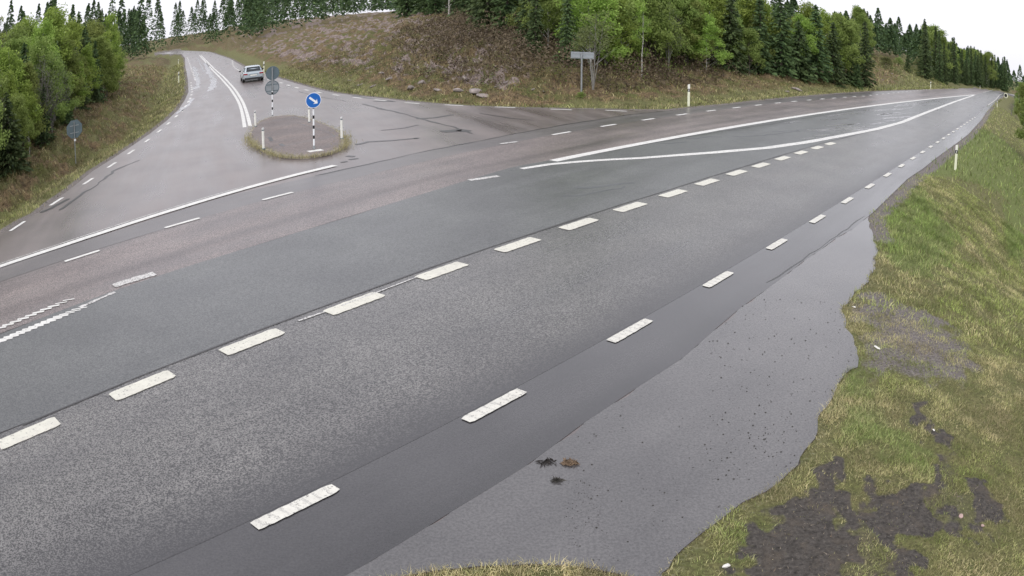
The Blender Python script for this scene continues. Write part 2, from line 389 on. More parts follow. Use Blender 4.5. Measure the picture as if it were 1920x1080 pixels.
c = t.mix(hard(sa.outputs[1]), gr, lu); c = t.mix(hard(sa.outputs[2]), c, he); c = t.mix(hard(sb.outputs[0]), c, ro); c = t.mix(hard(sa.outputs[0]), c, so); c = t.mix(hard(sb.outputs[1], .3, .6, nf, .7), c, gv)
t.link(c, t.b.inputs['Base Color']); t.b.inputs['Roughness'].default_value = .85; t.b.inputs['Specular IOR Level'].default_value = .2
t.bump(t.math('ADD', nf, t.math('MULTIPLY', nm_, 2)), .9, .06)
M_GROUND = t.m
ground = np_mesh('ground', np.stack([TX, TY, TZ], 1), q0, M_GROUND,
                 {'MaskA': np.stack([mk[0], mk[1], mk[2]], 1), 'MaskB': np.stack([mk[3], mk[4], mk[4] * 0], 1)}, smooth=True)
tag(ground, kind='structure')

# ---- roads
def sheet(name, poly, z, mat, parent=None, skirt=0):
    bm = bmesh.new(); vs = [bm.verts.new((p[0], p[1], z)) for p in poly]
    f = bm.faces.new(vs)
    if skirt:
        lo = [bm.verts.new((p[0], p[1], z - skirt)) for p in poly]; n = len(vs)
        for i in range(n): bm.faces.new((vs[i], lo[i], lo[(i + 1) % n], vs[(i + 1) % n]))
    bm.normal_update()
    if f.normal.z < 0: f.normal_flip()
    bmesh.ops.triangulate(bm, faces=[f])
    me = bpy.data.meshes.new(name); bm.to_mesh(me); bm.free(); me.materials.append(mat)
    o = bpy.data.objects.new(name, me); COL.objects.link(o)
    if parent: o.parent = parent
    return o
def resample(P, n):
    P = np.asarray(P, float); s = np.concatenate([[0], np.cumsum(np.hypot(*np.diff(P, axis=0).T))]); u = np.linspace(0, s[-1], n)
    return np.stack([np.interp(u, s, P[:, 0]), np.interp(u, s, P[:, 1])], 1), u
def smooth(P, k=3):
    P = np.array(P, float)
    for _ in range(k): Q = P.copy(); Q[1:-1] = (P[:-2] + 2 * P[1:-1] + P[2:]) / 4; P = Q
    return P
def strip(name, A, B, z, mat, parent=None, n=160, m=4):
    """surface between two lines; UV.x runs across from A to B"""
    A, u = resample(A, n); B, _ = resample(B, n)
    V, F, UV = [], [], []
    for i in range(n):
        for j in range(m + 1):
            w = j / m; p = A[i] * (1 - w) + B[i] * w; V.append((p[0], p[1], z)); UV.append((w, u[i]))
    for i in range(n - 1):
        for j in range(m):
            a = i * (m + 1) + j; F.append((a, a + 1, a + m + 2, a + m + 1))
    o = mesh_obj(name, V, F, mat, parent); me = o.data
    uv = me.uv_layers.new(name='UVMap')
    for l in me.loops: uv.data[l.index].uv = UV[l.vertex_index]
    return o
def ribbon_geo(P, w, jit=0):
    P = np.asarray(P, float); d = np.gradient(P, axis=0); d /= np.hypot(*d.T)[:, None] + 1e-9; nrm = np.stack([-d[:, 1], d[:, 0]], 1)
    ww = w / 2 * (np.ones(len(P)) if np.isscalar(w) else 1)
    ja = 1 + jit * (RNG.random(len(P)) - .5); jb = 1 + jit * (RNG.random(len(P)) - .5)
    return P + nrm * (ww * ja)[:, None], P - nrm * (ww * jb)[:, None]
def ribbons(name, lst, z, mat, parent=None, jit=.06):
    V, F = [], []
    for ii_, (P, w) in enumerate(lst):
        a, b = ribbon_geo(P, w, jit); k = len(V); zz = z + (ii_ % 4) * .0005
        for p, q in zip(a, b): V += [(p[0], p[1], zz), (q[0], q[1], zz)]
        for i in range(len(P) - 1): F.append((k + 2 * i, k + 2 * i + 1, k + 2 * i + 3, k + 2 * i + 2))
    return mesh_obj(name, V, F, mat, parent)
def dash(c, d, length, width, n=18):
    d = np.array(d) / np.hypot(*d); s = np.linspace(-length / 2, length / 2, n)
    P = c + s[:, None] * d * (1 + RNG.uniform(-.03, .03)); w = width * (1 + RNG.normal(0, .025, n)); w[0] *= RNG.uniform(.75, .95); w[-1] *= RNG.uniform(.75, .95)
    return P, w

M_SIDE = asphalt('side_asphalt', (.185, .155, .148), (.105, .087, .083), 30, .45, (.24, .38), .08, streak_rot=-R(112), spec=.75)
M_NEAR = asphalt('coarse_asphalt', (.21, .203, .194), (.016, .016, .018), 46, .15, (.26, .36), .5, blend=(.30, (.060, .058, .061), (.036, .035, .038)), ruts=[(.34, .16, .92), (.72, .14, .94), (1.0, .10, .86)])
M_SHOULDER = asphalt('shoulder_asphalt', (.064, .062, .065), (.034, .033, .036), 40, .4, (.15, .26), .35, spec=.75, ruts=[(0.0, .40, .80)])
M_TURN = asphalt('turn_lane_asphalt', (.135, .138, .137), (.044, .048, .049), 40, .2, (.28, .4), .45)
M_FAR = asphalt('far_lane_asphalt', (.27, .222, .21), (.055, .046, .044), 36, .18, (.3, .42), .6, ruts=[(.32, .12, .72), (.78, .14, .84), (1.0, .09, .85)])
M_OUTER = asphalt('outer_lane_asphalt', (.155, .14, .138), (.075, .068, .068), 38, .32, (.28, .4), .4)
M_LAYBY = asphalt('lay_by_asphalt', (.118, .113, .113), (.060, .057, .058), 34, .3, (.13, .26), .22, spec=1.0, speck=(7, .10))
M_WET_SHEEN = asphalt('wet_painted_sheen', (.30, .295, .31), (.24, .235, .25), 30, .5, (.16, .24), .02)  # wet asphalt; its pale base colour stands in for the sky's sheen
M_SEAM = plain('tar_seam', (.036, .035, .036), .35, var=.3, vs=20)
M_WHITE = paint('white_road_paint', (.72, .715, .68), .30)
M_CREAM = paint('cream_road_paint', (.66, .645, .56), .30)
M_COMB = paint('ribbed_road_paint', (.68, .665, .60), .36, comb=2.2)
M_WORN = paint('worn_road_paint', (.62, .61, .59), .62)

side_road = sheet('side_road', OUT, 0.0, M_SIDE, skirt=.14); tag(side_road, kind='structure')
joint = GP([(700, 1045), (763, 1011), (841, 962), (897, 925), (981, 872), (1052, 827), (1122, 777), (1200, 728), (1260, 682), (1330, 630), (1440, 537), (1530, 474), (1626, 409)])
j2 = np.array([p + NM * (.09 * (vnoise(np.array([i * 2.9]), np.array([0.]), 5)[0] - .5)) for i, p in enumerate(resample(joint, 60)[0])])
seam = GP([(590, 330), (705, 305), (792, 285), (880, 269), (955, 253.5), (1080, 231), (1185, 215), (1262, 207.5)])
E_px = [(555, 952), (925, 757), (1180, 614), (1347, 519), (1458, 455), (1535, 408), (1591, 375), (1635.5, 347.8), (1668, 327), (1695, 310.3), (1716, 296.3), (1734.3, 284.3), (1748.5, 274.5), (1761.3, 265.8), (1772, 258.8), (1781, 252.3), (1789, 247), (1796.3, 241.8), (1802.5, 237.3), (1808, 233.5)]
W_px = [(53, 814), (267, 724), (473, 642), (665, 570), (829, 509), (971, 460), (1086, 421), (1182, 389), (1262.5, 363.5), (1326, 342.5), (1381.5, 324.8), (1427, 310.5), (1467.5, 297.5), (1502, 286.8), (1532.5, 277.5), (1557, 270)]
L_px = [(154, 481), (342, 419), (521, 368.5)]
R_px = [(1053, 250.5), (1141, 235.8), (1215.5, 224.5), (1278.8, 215.3), (1333.5, 208), (1381, 202.3), (1422, 197.5), (1458.8, 193.5), (1489, 190.5), (1517, 188), (1542, 186), (1563.8, 184.3), (1584, 182.8), (1602, 181.5), (1619, 180.5)]
EL, WL, LL, RL = map(GP, (E_px, W_px, L_px, R_px))
EL = EL[0] + np.outer(np.arange(20) * 3.0, 1 * (EL[-1] - EL[0]) / np.hypot(*(EL[-1] - EL[0]))) * (np.hypot(*(EL[-1] - EL[0])) / 57.)
dE = (EL[-1] - EL[0]) / np.hypot(*(EL[-1] - EL[0]))
EL = np.concatenate([[EL[0] - dE * 6, EL[0] - dE * 3], EL, [EL[-1] + dE * 3 * k for k in range(1, 5)]])
Elong = np.array([EL[0] - dE * 40, EL[0], EL[-1], G(1850, 199), G(1868, 186.5), P_far_r + DM * 35 + NM * .9, P_far_r + DM * 70 + NM * 1, far_curve_r[2] + NM * 1.0, far_curve_r[1] + NM * 1.0, far_curve_r[0] + NM * 1.])
hatchU = GP([(1037, 302.5), (1110, 287.5), (1170, 276), (1235, 264), (1285, 254.5), (1360, 241), (1440, 228), (1515, 215.5), (1590, 204.5), (1665, 194.8), (1740, 186), (1790, 181), (1828, 177.8)])
hatchL = GP([(978, 317.5), (1017, 310.5), (1085, 304), (1145, 300.3), (1200, 297.3), (1260, 293), (1335, 287), (1410, 280.5), (1440, 277.8), (1515, 267), (1565, 257.5), (1640, 243.5), (1690, 230), (1740, 210), (1790, 191), (1826, 178.8)])
hatchU = smooth(hatchU, 2)
Wup = [p + NM * .30 for p in WL]
W_left = WL[0] - DM * 40 + NM * .8
turn_up = GP([(0, 628), (110, 585), (220, 544), (350, 501), (480, 461), (650, 409), (817, 357), (960, 314), (1037, 300)])
turn_line_up = np.array([turn_up[0] - DM * 40] + list(turn_up) + list(hatchU[1:]))
turn_line_lo = np.array([W_left + NM * .28] + Wup + [G(1600, 256) + NM * .1, G(1660, 237), G(1740, 209), G(1828, 178)])
Lext = np.array([LL[0] - DM * 45, LL[0], LL[1], LL[2], G(700, 326), G(830, 295), G(953, 269), *RL, RL[-1] + DM * 3 * 10, RL[-1] + DM * 3 * 22, P_far_l + DM * 40 - NM * 1.2])
tl = np.array(list(turn_line_up) + [hatchU[-1] + DM * 25, hatchU[-1] + DM * 70])
main_road = empty('main_road', (0, 0, 0), kind='structure')
far_edge = np.array([G(0, 505) - DM * 40, G(0, 503), G(207, 437), G(415, 371), G(590, 330.5), *seam[1:], G(1320, 200.8), G(1360, 197.4), G(1440, 188.4), G(1515, 181.3), G(1590, 175.3), G(1650, 172), G(1715, 169.7), G(1800, 168.1)])
strip('outer_lane', np.array(list(far_edge)), smooth(np.array([LL[0] - DM * 40] + [p for p in Lext[1:] if p[0] < P_far_l[0] - 4]), 1), .004, M_OUTER, main_road, 240)
strip('far_lane', smooth(resample(tl, 200)[0], 3), smooth(resample(Lext, 200)[0], 3), .008, M_FAR, main_road, 200)
ElineS = np.array([EL[0] - dE * 40, *EL, G(1850, 199)]); 
hl_tail = [hatchU[-1] + DM * 25, hatchU[-1] + DM * 70]
nlA = resample(np.array([EL[0] - dE * 40, EL[0], EL[-1], *Elong[3:8]]), 200)[0] + NM * .12
nlB = resample(np.array(list(turn_line_lo) + hl_tail), 200)[0] + NM * -.02
strip('near_lane', nlA, nlB, .008, M_NEAR, main_road, 200)
strip('turn_lane', resample(turn_line_lo, 200)[0], resample(turn_line_up, 200)[0], .012, M_TURN, main_road, 200)
jl = np.array([joint[0] - DM * 50 + NM * .1, joint[0] - DM * 5] + list(j2) + list(Np_[8::-1][1:]) + [P_far_r + DM * 35, P_far_r + DM * 70, P_far_r + DM * 110 + np.array([8, -7.])])
strip('shoulder', resample(jl, 260)[0], resample(np.array(list(nlA) ), 260)[0], .006, M_SHOULDER, main_road, 260)
layp = np.array(list(j2[::-1]) + [joint[0] - DM * 5, joint[0] - DM * 20 - NM * 1.5] + [left_near[1], left_near[0]] + list(Bp[::-1]) + bottom_out[::-1] + list(Nr[::-1]))
lay_by = sheet('lay_by', layp, .005, M_LAYBY); tag(lay_by, kind='structure')

# ---- markings (children of the road they are painted on)
def dirs(P): return np.gradient(P, axis=0)
Z = .017
ribbons('edge_line', [dash(c, d, 1.0 + .06 * random.random(), .165) for c, d in zip(EL, dirs(EL))] + [(resample(Elong[2:], 120)[0][16:], .13)], Z, M_COMB, main_road)
ribbons('lane_line', [dash(c, d, 1.08, .30) for c, d in zip(np.concatenate([[WL[0] - (WL[1] - WL[0])], WL]), dirs(np.concatenate([[WL[0] - (WL[1] - WL[0])], WL])))], Z, M_CREAM, main_road, .04)
RLx = np.concatenate([RL, [RL[-1] + DM * 3.0 * k for k in range(1, 16)]])
ribbons('far_edge_line', [dash(c, DM, 1.0, .14) for c in np.concatenate([[LL[0] - DM * 3, LL[0] - DM * 6], LL])] + [dash(c, d, 1.05, .15) for c, d in zip(RLx, dirs(RLx))], Z, M_WHITE, main_road, .05)
ribbons('centre_line', [(resample(hatchU, 90)[0], .30)], Z, M_WHITE, main_road, .10)
ribbons('wedge_line', [(resample(hatchL, 110)[0], np.interp(np.linspace(0, 1, 110), [0, .06, .12, 1], [.20, .30, .35, .33]))], Z + .001, paint('scuffed_white_paint', (.72, .715, .68), .44), main_road, .2)
cl = [hatchU[-1] + DM * s for s in (2, 5, 8, 11, 15, 19, 23)]
ribbons('far_centre_line', [dash(c, DM, 1.6, .12) for c in cl] + [(resample(np.array([hatchU[-1] + DM * 27, hatchU[-1] + DM * 90]), 20)[0], .12)], Z, M_WHITE, main_road)
sol = smooth(resample(GP([(0, 500.5), (104, 466), (207, 432), (311, 398.5), (415, 367), (480, 348.5), (555, 328.5), (628, 311)]), 60)[0], 2)
sol = np.concatenate([[sol[0] - DM * 30], sol])
ribbons('give_way_line', [(sol, .26)], Z, M_WHITE, main_road, .04)
ribbons('old_edge_line', [(sol[:44] + NM * .24, .05)], Z, M_WORN, main_road, .5)
ribbons('worn_lane_mark', [(resample(GP([(213, 537), (290, 514)]), 14)[0], .27), (resample(GP([(880, 339), (935, 331)]), 14)[0], .2), (resample(GP([(938, 270.5), (970, 266.5)]), 8)[0], .16)], Z, M_WORN, main_road, .3)
cb = []
for k in range(11): x = -22 + k * 14.2; y = 617 - (x + 8) * .41; cb.append((GP([(x - 2, y + 1), (x + 20, y - 2.8)]), .085 if k < 9 else .05))
for k in range(15): x = -24 + k * 11.6; y = 641 - (x + 8) * .41; cb.append((GP([(x - 4, y + 1.5), (x + 25, y - 3.5)]), .10 if k < 12 else .05))
ribbons('ribbed_line', cb, Z, M_WHITE, main_road, .3)
ribbons('faded_lane_line', [(resample(GP([(150, 578), (215, 549)]), 10)[0], .1), (resample(GP([(560, 603), (610, 586)]), 10)[0], .05), (resample(GP([(640, 575), (785, 520)]), 16)[0], .03)], Z, M_WORN, main_road, .8)
# side road paint
SL = [(33, 424), (106, 378), (165.5, 340), (210, 309.5), (245.8, 285), (276, 263.8), (298.8, 245.8), (315.8, 231.5), (330.5, 218), (342, 208.5), (348, 199), (353, 191), (356.8, 184.5), (358.8, 178), (360, 172.5), (359.8, 167.5), (359.4, 163.8), (358.6, 160), (358, 155.5)]
SR = [(1155, 207.8), (1052.5, 205.5), (947, 201.3), (850.8, 197.5), (772.5, 193.5), (712.5, 188), (670, 183.5), (630, 178.3), (597.5, 173.3), (575, 169), (556.5, 164.5), (540.8, 160), (527.5, 155.5), (515, 151.8)]
SLp, SRp = GP(SL), GP(SR)
sl_more = [SLp[-1] + (Wp[-1] - SLp[-1]) * k / 22 + np.array([.5, .1]) for k in range(1, 24)]
sr_far = G(436, 116); sr_more = [SRp[-1] + (sr_far - SRp[-1]) * k / 19 + np.array([-.1, -.1]) * math.sin(k / 19 * 3.14) * 8 for k in range(1, 22)]
ribbons('side_edge_line', [dash(c, d, 1.0, .15) for c, d in zip(SLp, dirs(smooth(SLp, 2)))] + [dash(c, (-.42, .9), 1.4, .2) for c in sl_more]
        + [dash(c, d, .95, .17) for c, d in zip(SRp, dirs(smooth(SRp, 2)))] + [dash(c, d, 1.0, .2) for c, d in zip(sr_more, dirs(np.array(sr_more)))], .006, M_WHITE, side_road, .05)
DL = smooth(resample(GP([(458.6, 239), (455.7, 216.7), (449, 193), (433, 168), (414, 146.7), (398, 131), (383, 113.6), (374, 104)]), 80)[0], 4)
DR = smooth(resample(GP([(469, 237), (464.5, 216.7), (456.7, 193), (441, 168), (419, 144), (401.5, 129), (387, 114), (377, 104)]), 80)[0], 4)
ribbons('double_centre_line', [(DL, .17), (DR, .17)], .006, M_WHITE, side_road, .05)
# tar seams, cracks and patches
def crack(pts, w, wob=.03, z=.007):
    P, u = resample(GP(pts), max(8, int(len(pts) * 9))); n = np.array([[vnoise(np.array([s * 2.1]), np.array([3.]), 7)[0] - .5, vnoise(np.array([s * 2.1]), np.array([9.]), 8)[0] - .5] for s in u])
    ww = w * (.35 + 1.1 * vnoise(u * 1.3, u * 0 + 2, 12)); ww[0] = ww[-1] = .01
    return P + n * wob * 4, ww
ribbons('tar_seam', [crack([(590, 330.5), (640, 319), (705, 305), (792, 285), (880, 268.5), (955, 253), (1080, 230.5), (1185, 214.5), (1262, 207)], .07, .02)], .0095, M_SEAM, main_road)
sm_, su_ = resample(turn_line_lo[1:19], 240)
ribbons('pavement_seam', [(sm_ - NM * .02, .012 + .06 * vnoise(su_ * .9, su_ * 0, 19) * np.interp(su_, [0, 8, 14], [.5, .7, 1.1]))], .0145, M_SEAM, main_road)
ribbons('hatch_seam', [crack([(1100, 292), (1180, 277), (1270, 261), (1345, 248), (1440, 234), (1540, 217), (1640, 203)], .10, .03)], .0145, M_SEAM, main_road)
ribbons('tar_patch', [crack([(660, 179), (690, 184), (740, 190.5), (700, 190)], .22, .02), crack([(706, 203), (740, 209), (785, 222), (850, 238), (885, 251)], .12, .02), crack([(780, 223), (815, 221), (850, 215)], .2, .02), crack([(830, 248), (860, 244), (880, 247)], .4, .05),
                       crack([(668, 272), (690, 266), (730, 264), (785, 259), (776, 261)], .16, .02), crack([(650, 293), (665, 294)], .14, .02), crack([(655, 300), (672, 297)], .12, .02), crack([(640, 305), (652, 303)], .1, .02), crack([(715, 245), (760, 240), (785, 234)], .10, .03),
                       crack([(110, 396), (140, 374), (175, 350), (215, 320), (262, 300)], .12, .04), crack([(75, 400), (95, 391), (130, 372)], .16, .03), crack([(680, 195), (720, 205)], .1), crack([(560, 172), (600, 182), (650, 190)], .06), crack([(900, 213), (960, 222), (1000, 226)], .08)], .0065, M_SEAM, side_road)
ribbons('edge_crack', [crack([(1440, 532), (1530, 470), (1622, 405)], .03, .02)], .0085, M_SEAM, main_road)
ribbons('turn_lane_stain', [crack([(1080, 355), (1130, 350), (1190, 343)], .14, .05), crack([(1060, 372), (1120, 362), (1180, 350)], .07, .08), crack([(1290, 262), (1330, 257), (1355, 257)], .12, .05), crack([(1380, 258), (1440, 254), (1500, 246)], .10, .06), crack([(1450, 248), (1500, 245), (1550, 240)], .12, .08), crack([(1240, 271), (1290, 267)], .1, .04)], .0143, asphalt('stained_asphalt', (.10, .107, .11), (.075, .08, .084), 38, .4, (.4, .5)), main_road)
# wet tracks, the pale sky sheen put into their base colour
ribbons('wet_sheen_track', [crack([(363, 125), (368, 140), (372, 157), (366, 168)], .55, .05), crack([(384, 118), (392, 135), (402, 152), (399, 165), (390, 172)], .6, .05), crack([(360, 185), (352, 197), (340, 207), (330, 214)], .35, .05),
                      crack([(370, 108), (377, 122), (383, 135)], .25, .05)], .0055, M_WET_SHEEN, side_road)
wt = []
for k in range(46):
    x = 1480 + 330 * RNG.random() ** .9; f = RNG.random()
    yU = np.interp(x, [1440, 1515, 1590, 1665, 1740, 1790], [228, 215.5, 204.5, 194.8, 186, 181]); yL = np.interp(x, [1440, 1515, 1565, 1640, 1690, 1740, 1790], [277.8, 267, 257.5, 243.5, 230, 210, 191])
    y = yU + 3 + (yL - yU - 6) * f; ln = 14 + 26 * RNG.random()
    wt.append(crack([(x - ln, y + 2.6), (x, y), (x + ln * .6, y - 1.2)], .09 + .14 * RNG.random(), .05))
ribbons('wet_sheen_streak', wt, .0145, M_WET_SHEEN, main_road)  # wet streaks between the lines, their bright sheen painted in as pale colour

# ---- traffic island
isl_px = [(464.5, 255.6), (476, 238), (491.7, 227.4), (511, 221.5), (534.5, 219.2), (558, 220), (583, 226.4), (612, 236), (635.6, 247.8), (647, 261.4), (648, 275), (635.6, 286.7), (612, 294.5), (583, 299), (544, 300), (515, 294), (486, 281), (468, 267)]
isl = GP(isl_px); cI = isl.mean(0)
cl_ = np.concatenate([isl, isl[:1]]); isl_s, _ = resample(cl_, 73); isl_s = isl_s[:-1]
for _ in range(3): isl_s = (np.roll(isl_s, 1, 0) + 2 * isl_s + np.roll(isl_s, -1, 0)) / 4
M_KERB = plain('granite_kerb', (.22, .195, .155), .8, var=.6, vs=7)
M_ISL = asphalt('island_asphalt', (.23, .185, .17), (.085, .068, .06), 14, .4, (.5, .7), .9)
tng = np.roll(isl_s, -1, 0) - np.roll(isl_s, 1, 0); tng /= np.hypot(*tng.T)[:, None]; nin = np.stack([tng[:, 1], -tng[:, 0]], 1)
if ((cI - isl_s[0]) @ nin[0]) < 0: nin = -nin
island = sheet('traffic_island', isl_s + nin * .13, .095, M_ISL); tag(island, kind='structure')
V, F = [], []; n = len(isl_s)
prof = [(0, .006), (.01, .085), (.04, .105), (.13, .105), (.14, .09)]
for i in range(n):
    gap = 0 if i % 4 else .012
    for (o_, z_) in prof: p = isl_s[i] + nin[i] * (o_ + gap * (z_ > .02)); V.append((p[0], p[1], z_ - gap))
for i in range(n):
    for j in range(4): a, b = i * 5 + j, ((i + 1) % n) * 5 + j; F.append((a, a + 1, b + 1, b))
mesh_obj('kerb', V, F, M_KERB, island)
isl_crack = [crack([(511, 231), (520, 228), (550, 224), (575, 229), (600, 239)], .05, .02), crack([(560, 236), (590, 244), (620, 256), (628, 262)], .05, .02), crack([(505, 262), (510, 270)], .12, .03), crack([(526, 275), (531, 279)], .12, .03)]
ribbons('crack', isl_crack, .0985, M_SEAM, island)
ribbons('white_patch', [(resample(GP([(578, 290), (604, 286)]), 8)[0], .32)], .099, M_WHITE, island, .3)

# ================================================================== THINGS
M_GREY = plain('galvanised_steel', (.34, .36, .37), .45, .6)
M_SIGNBACK = plain('grey_sign_back', (.105, .145, .165), .6, .0)
M_SIGNBACK_L = plain('pale_grey_sign_back', (.30, .33, .35), .45, .3)
M_BLUE = plain('blue_sign_face', (.004, .12, .46), .35, var=.04)
M_SWHITE = plain('white_sign_face', (.80, .82, .84), .35, var=.03)
M_PWHITE = plain('white_plastic', (.78, .78, .72), .45, var=.08, vs=14)
M_PCREAM = plain('cream_plastic', (.74, .75, .58), .45, var=.08, vs=14)
M_BLACK = plain('black_plastic', (.012, .012, .013), .4)
M_REFL = plain('reflector', (.55, .56, .55), .2)

def yaw_to(p, q=(0, 0)): return math.atan2(q[0] - p[0], -(q[1] - p[1]))     # turns the local -Y side towards q
def striped_pole(parent, h, r, plain_h=.16, band=.17):
    bm = bmesh.new(); z = 0; i = 0
    tube(bm, [(0, 0, 0), (0, 0, plain_h)], [r * .96] * 2, 14, 2); z = plain_h
    while z < h - 1e-6:
        L = (band * 1.35 if i % 2 == 0 else band * .68); z2 = min(h, z + L)
        tube(bm, [(0, 0, z + .0005), (0, 0, z2)], [r] * 2, 14, i % 2); z = z2; i += 1
    return bm_obj('pole', bm, [M_SWHITE, M_BLACK, M_GREY], parent)
RX = Matrix.Rotation(R(90), 3, 'X')
def round_panel(parent, zc, r, y, face, back, rim=None, rimname='rim', ng=None):
    bm = bmesh.new(); disc(bm, (0, y, zc), r, .012, RX, n=ng or 44)
    o = bm_obj('sign_panel', bm, back, parent)
    return o
# keep-right sign
b = G(589, 285); h = top_h(np.array([*b, .1]), (585.3, 203)); hc = top_h(np.array([*b, .1]), (585, 188)); ht = top_h(np.array([*b, .1]), (584.8, 173.5))
ks = empty('keep_right_sign', (b[0], b[1], .1), yaw_to(b), label='round blue sign with white arrow pointing down right on a black and white banded pole', cat='road sign')
rS = (ht - hc) * 1.0
striped_pole(ks, hc, .032, .12, .165)
bm = bmesh.new(); disc(bm, (0, -.055, hc), rS, .012, RX); pan = bm_obj('sign_panel', bm, M_SWHITE, ks, bevel=.002)
bm = bmesh.new(); disc(bm, (0, -.0635, hc), rS * .93, .004, RX); bm_obj('blue_face', bm, M_BLUE, pan)
bm = bmesh.new(); L = rS * .66; a = R(-38)
arr = [(-L, .13), (L * .50, .13), (L * .38, .40), (L * 1.05, 0), (L * .38, -.40), (L * .50, -.13), (-L, -.13)]
arr = [(x, y * rS) for x, y in arr]
vs = [bm.verts.new((x * math.cos(a) - y * math.sin(a), -.068, hc + x * math.sin(a) + y * math.cos(a))) for x, y in arr]
f = bm.faces.new(vs); ex = bmesh.ops.extrude_face_region(bm, geom=[f]); bmesh.ops.translate(bm, vec=(0, .0025, 0), verts=[v for v in ex['geom'] if isinstance(v, bmesh.types.BMVert)])
bm_obj('white_arrow', bm, M_SWHITE, pan)
bm = bmesh.new(); box(bm, (0, -.04, hc + .08), (.10, .02, .03)); bm_obj('clamp', bm, M_GREY, ks)
bm = bmesh.new(); box(bm, (0, -.04, hc - .08), (.10, .02, .03)); bm_obj('clamp', bm, M_GREY, ks)
bm = bmesh.new(); tube(bm, [(0, 0, 0), (0, 0, .09)], [.05, .045], 14); bm_obj('base_socket', bm, M_GREY, ks)
# the two discs seen from behind
b = G(511, 221.5); B3 = np.array([*b, .1]); ang = yaw_to(b) + R(8)
ts = empty('double_sign_post', (b[0], b[1], .1), ang, label='banded pole at the far end of the island with two round signs seen from behind', cat='road sign')
h1, h1t = top_h(B3, (505.5, 165)), top_h(B3, (505.7, 151.5)); h2, h2t = top_h(B3, (504.3, 138)), top_h(B3, (504, 126))
striped_pole(ts, h1 - .16, .034, .06, .175)
bm = bmesh.new(); tube(bm, [(0, 0, h1 - .159), (0, 0, h2t - .03)], [.03, .03], 12); bm_obj('upper_pole', bm, M_GREY, ts)
for zc, r_, cx in ((h1, (h1t - h1) * .97, 0), (h2, (h2t - h2) * 1.02, .02)):
    bm = bmesh.new(); disc(bm, (cx, .05, zc), r_, .012, RX); disc(bm, (cx, .046, zc), r_ * .9, .012, RX); p = bm_obj('sign_panel', bm, M_SIGNBACK if zc == h2 else M_SIGNBACK_L, ts)
    bm = bmesh.new()
    for k in range(44):
        a0, a1 = k / 44 * 6.2832, (k + 1) / 44 * 6.2832
        tube(bm, [(cx + r_ * math.cos(a0), .045, zc + r_ * math.sin(a0)), (cx + r_ * math.cos(a1), .045, zc + r_ * math.sin(a1))], [.02] * 2, 5)
    bm_obj('rim', bm, M_SIGNBACK, p)
    for dz in (.45, -.45): bm = bmesh.new(); box(bm, (cx, .036, zc + dz * r_), (r_ * 1.72, .014, .03)); bm_obj('rail', bm, M_SIGNBACK, p)
# octagonal sign
Bo = hit(142, 303); zc = top_h(Bo, (133.8, 243.5)); zt = top_h(Bo, (133, 226)); ro_ = (zt - zc)
os_ = empty('octagonal_sign', tuple(Bo), yaw_to(Bo) + R(-6), label='octagonal sign seen from behind on a thin grey post among grass beside the forest', cat='road sign')
bm = bmesh.new(); tube(bm, [(0, 0, -.3), (0, 0, zt - .1)], [.028] * 2, 12); bm_obj('pole', bm, M_GREY, os_)
bm = bmesh.new(); disc(bm, (0, .045, zc), ro_ * 1.04, .014, Matrix.Rotation(R(90), 3, 'X') @ Matrix.Rotation(R(22.5), 3, 'Z'), n=8); op = bm_obj('sign_panel', bm, M_SIGNBACK, os_, bevel=.003)
for dz in (.38, -.38): bm = bmesh.new(); box(bm, (0, .031, zc + dz * ro_), (ro_ * 1.1, .014, .035)); bm_obj('rail', bm, M_GREY, op)
bm = bmesh.new(); box(bm, (.02, -.03, zc - ro_ * 1.15), (.10, .012, .09)); bm_obj('sticker_plate', bm, M_SWHITE, os_)
# tall sign post whose board is cut by the caption
Bt = hit(1090, 177); zb = top_h(Bt, (1090, 110))
tp = empty('signpost', tuple(Bt), yaw_to(Bt), label='tall thin grey post holding a wide flat board at the edge of the brush', cat='road sign')
bm = bmesh.new(); tube(bm, [(0, 0, -.3), (0, 0, zb + .32)], [.045] * 2, 14); bm_obj('pole', bm, M_GREY, tp)
bm = bmesh.new(); box(bm, (.03, .06, zb + .17), (1.12, .03, .34)); bb = bm_obj('board', bm, M_SIGNBACK_L, tp, bevel=.006)
for dz in (.28, .06): bm = bmesh.new(); box(bm, (.03, .036, zb + dz), (1.0, .016, .04)); bm_obj('rail', bm, M_GREY, bb)
# small round sign far down the road
Br = hit(1886, 186.5)
zr = top_h(Br, (1886, 179))
rs = empty('round_sign', tuple(Br), yaw_to(Br), label='small dark round sign with pale yellow rim at the far right end of the road', cat='road sign')
bm = bmesh.new(); tube(bm, [(0, 0, -.3), (0, 0, zr)], [.04] * 2, 10); bm_obj('pole', bm, M_GREY, rs)
bm = bmesh.new(); disc(bm, (0, -.05, zr), .52, .03, RX); rp = bm_obj('sign_panel', bm, M_PCREAM, rs)
bm = bmesh.new(); disc(bm, (-.05, -.075, zr), .36, .02, RX); bm_obj('dark_face', bm, M_BLACK, rp)

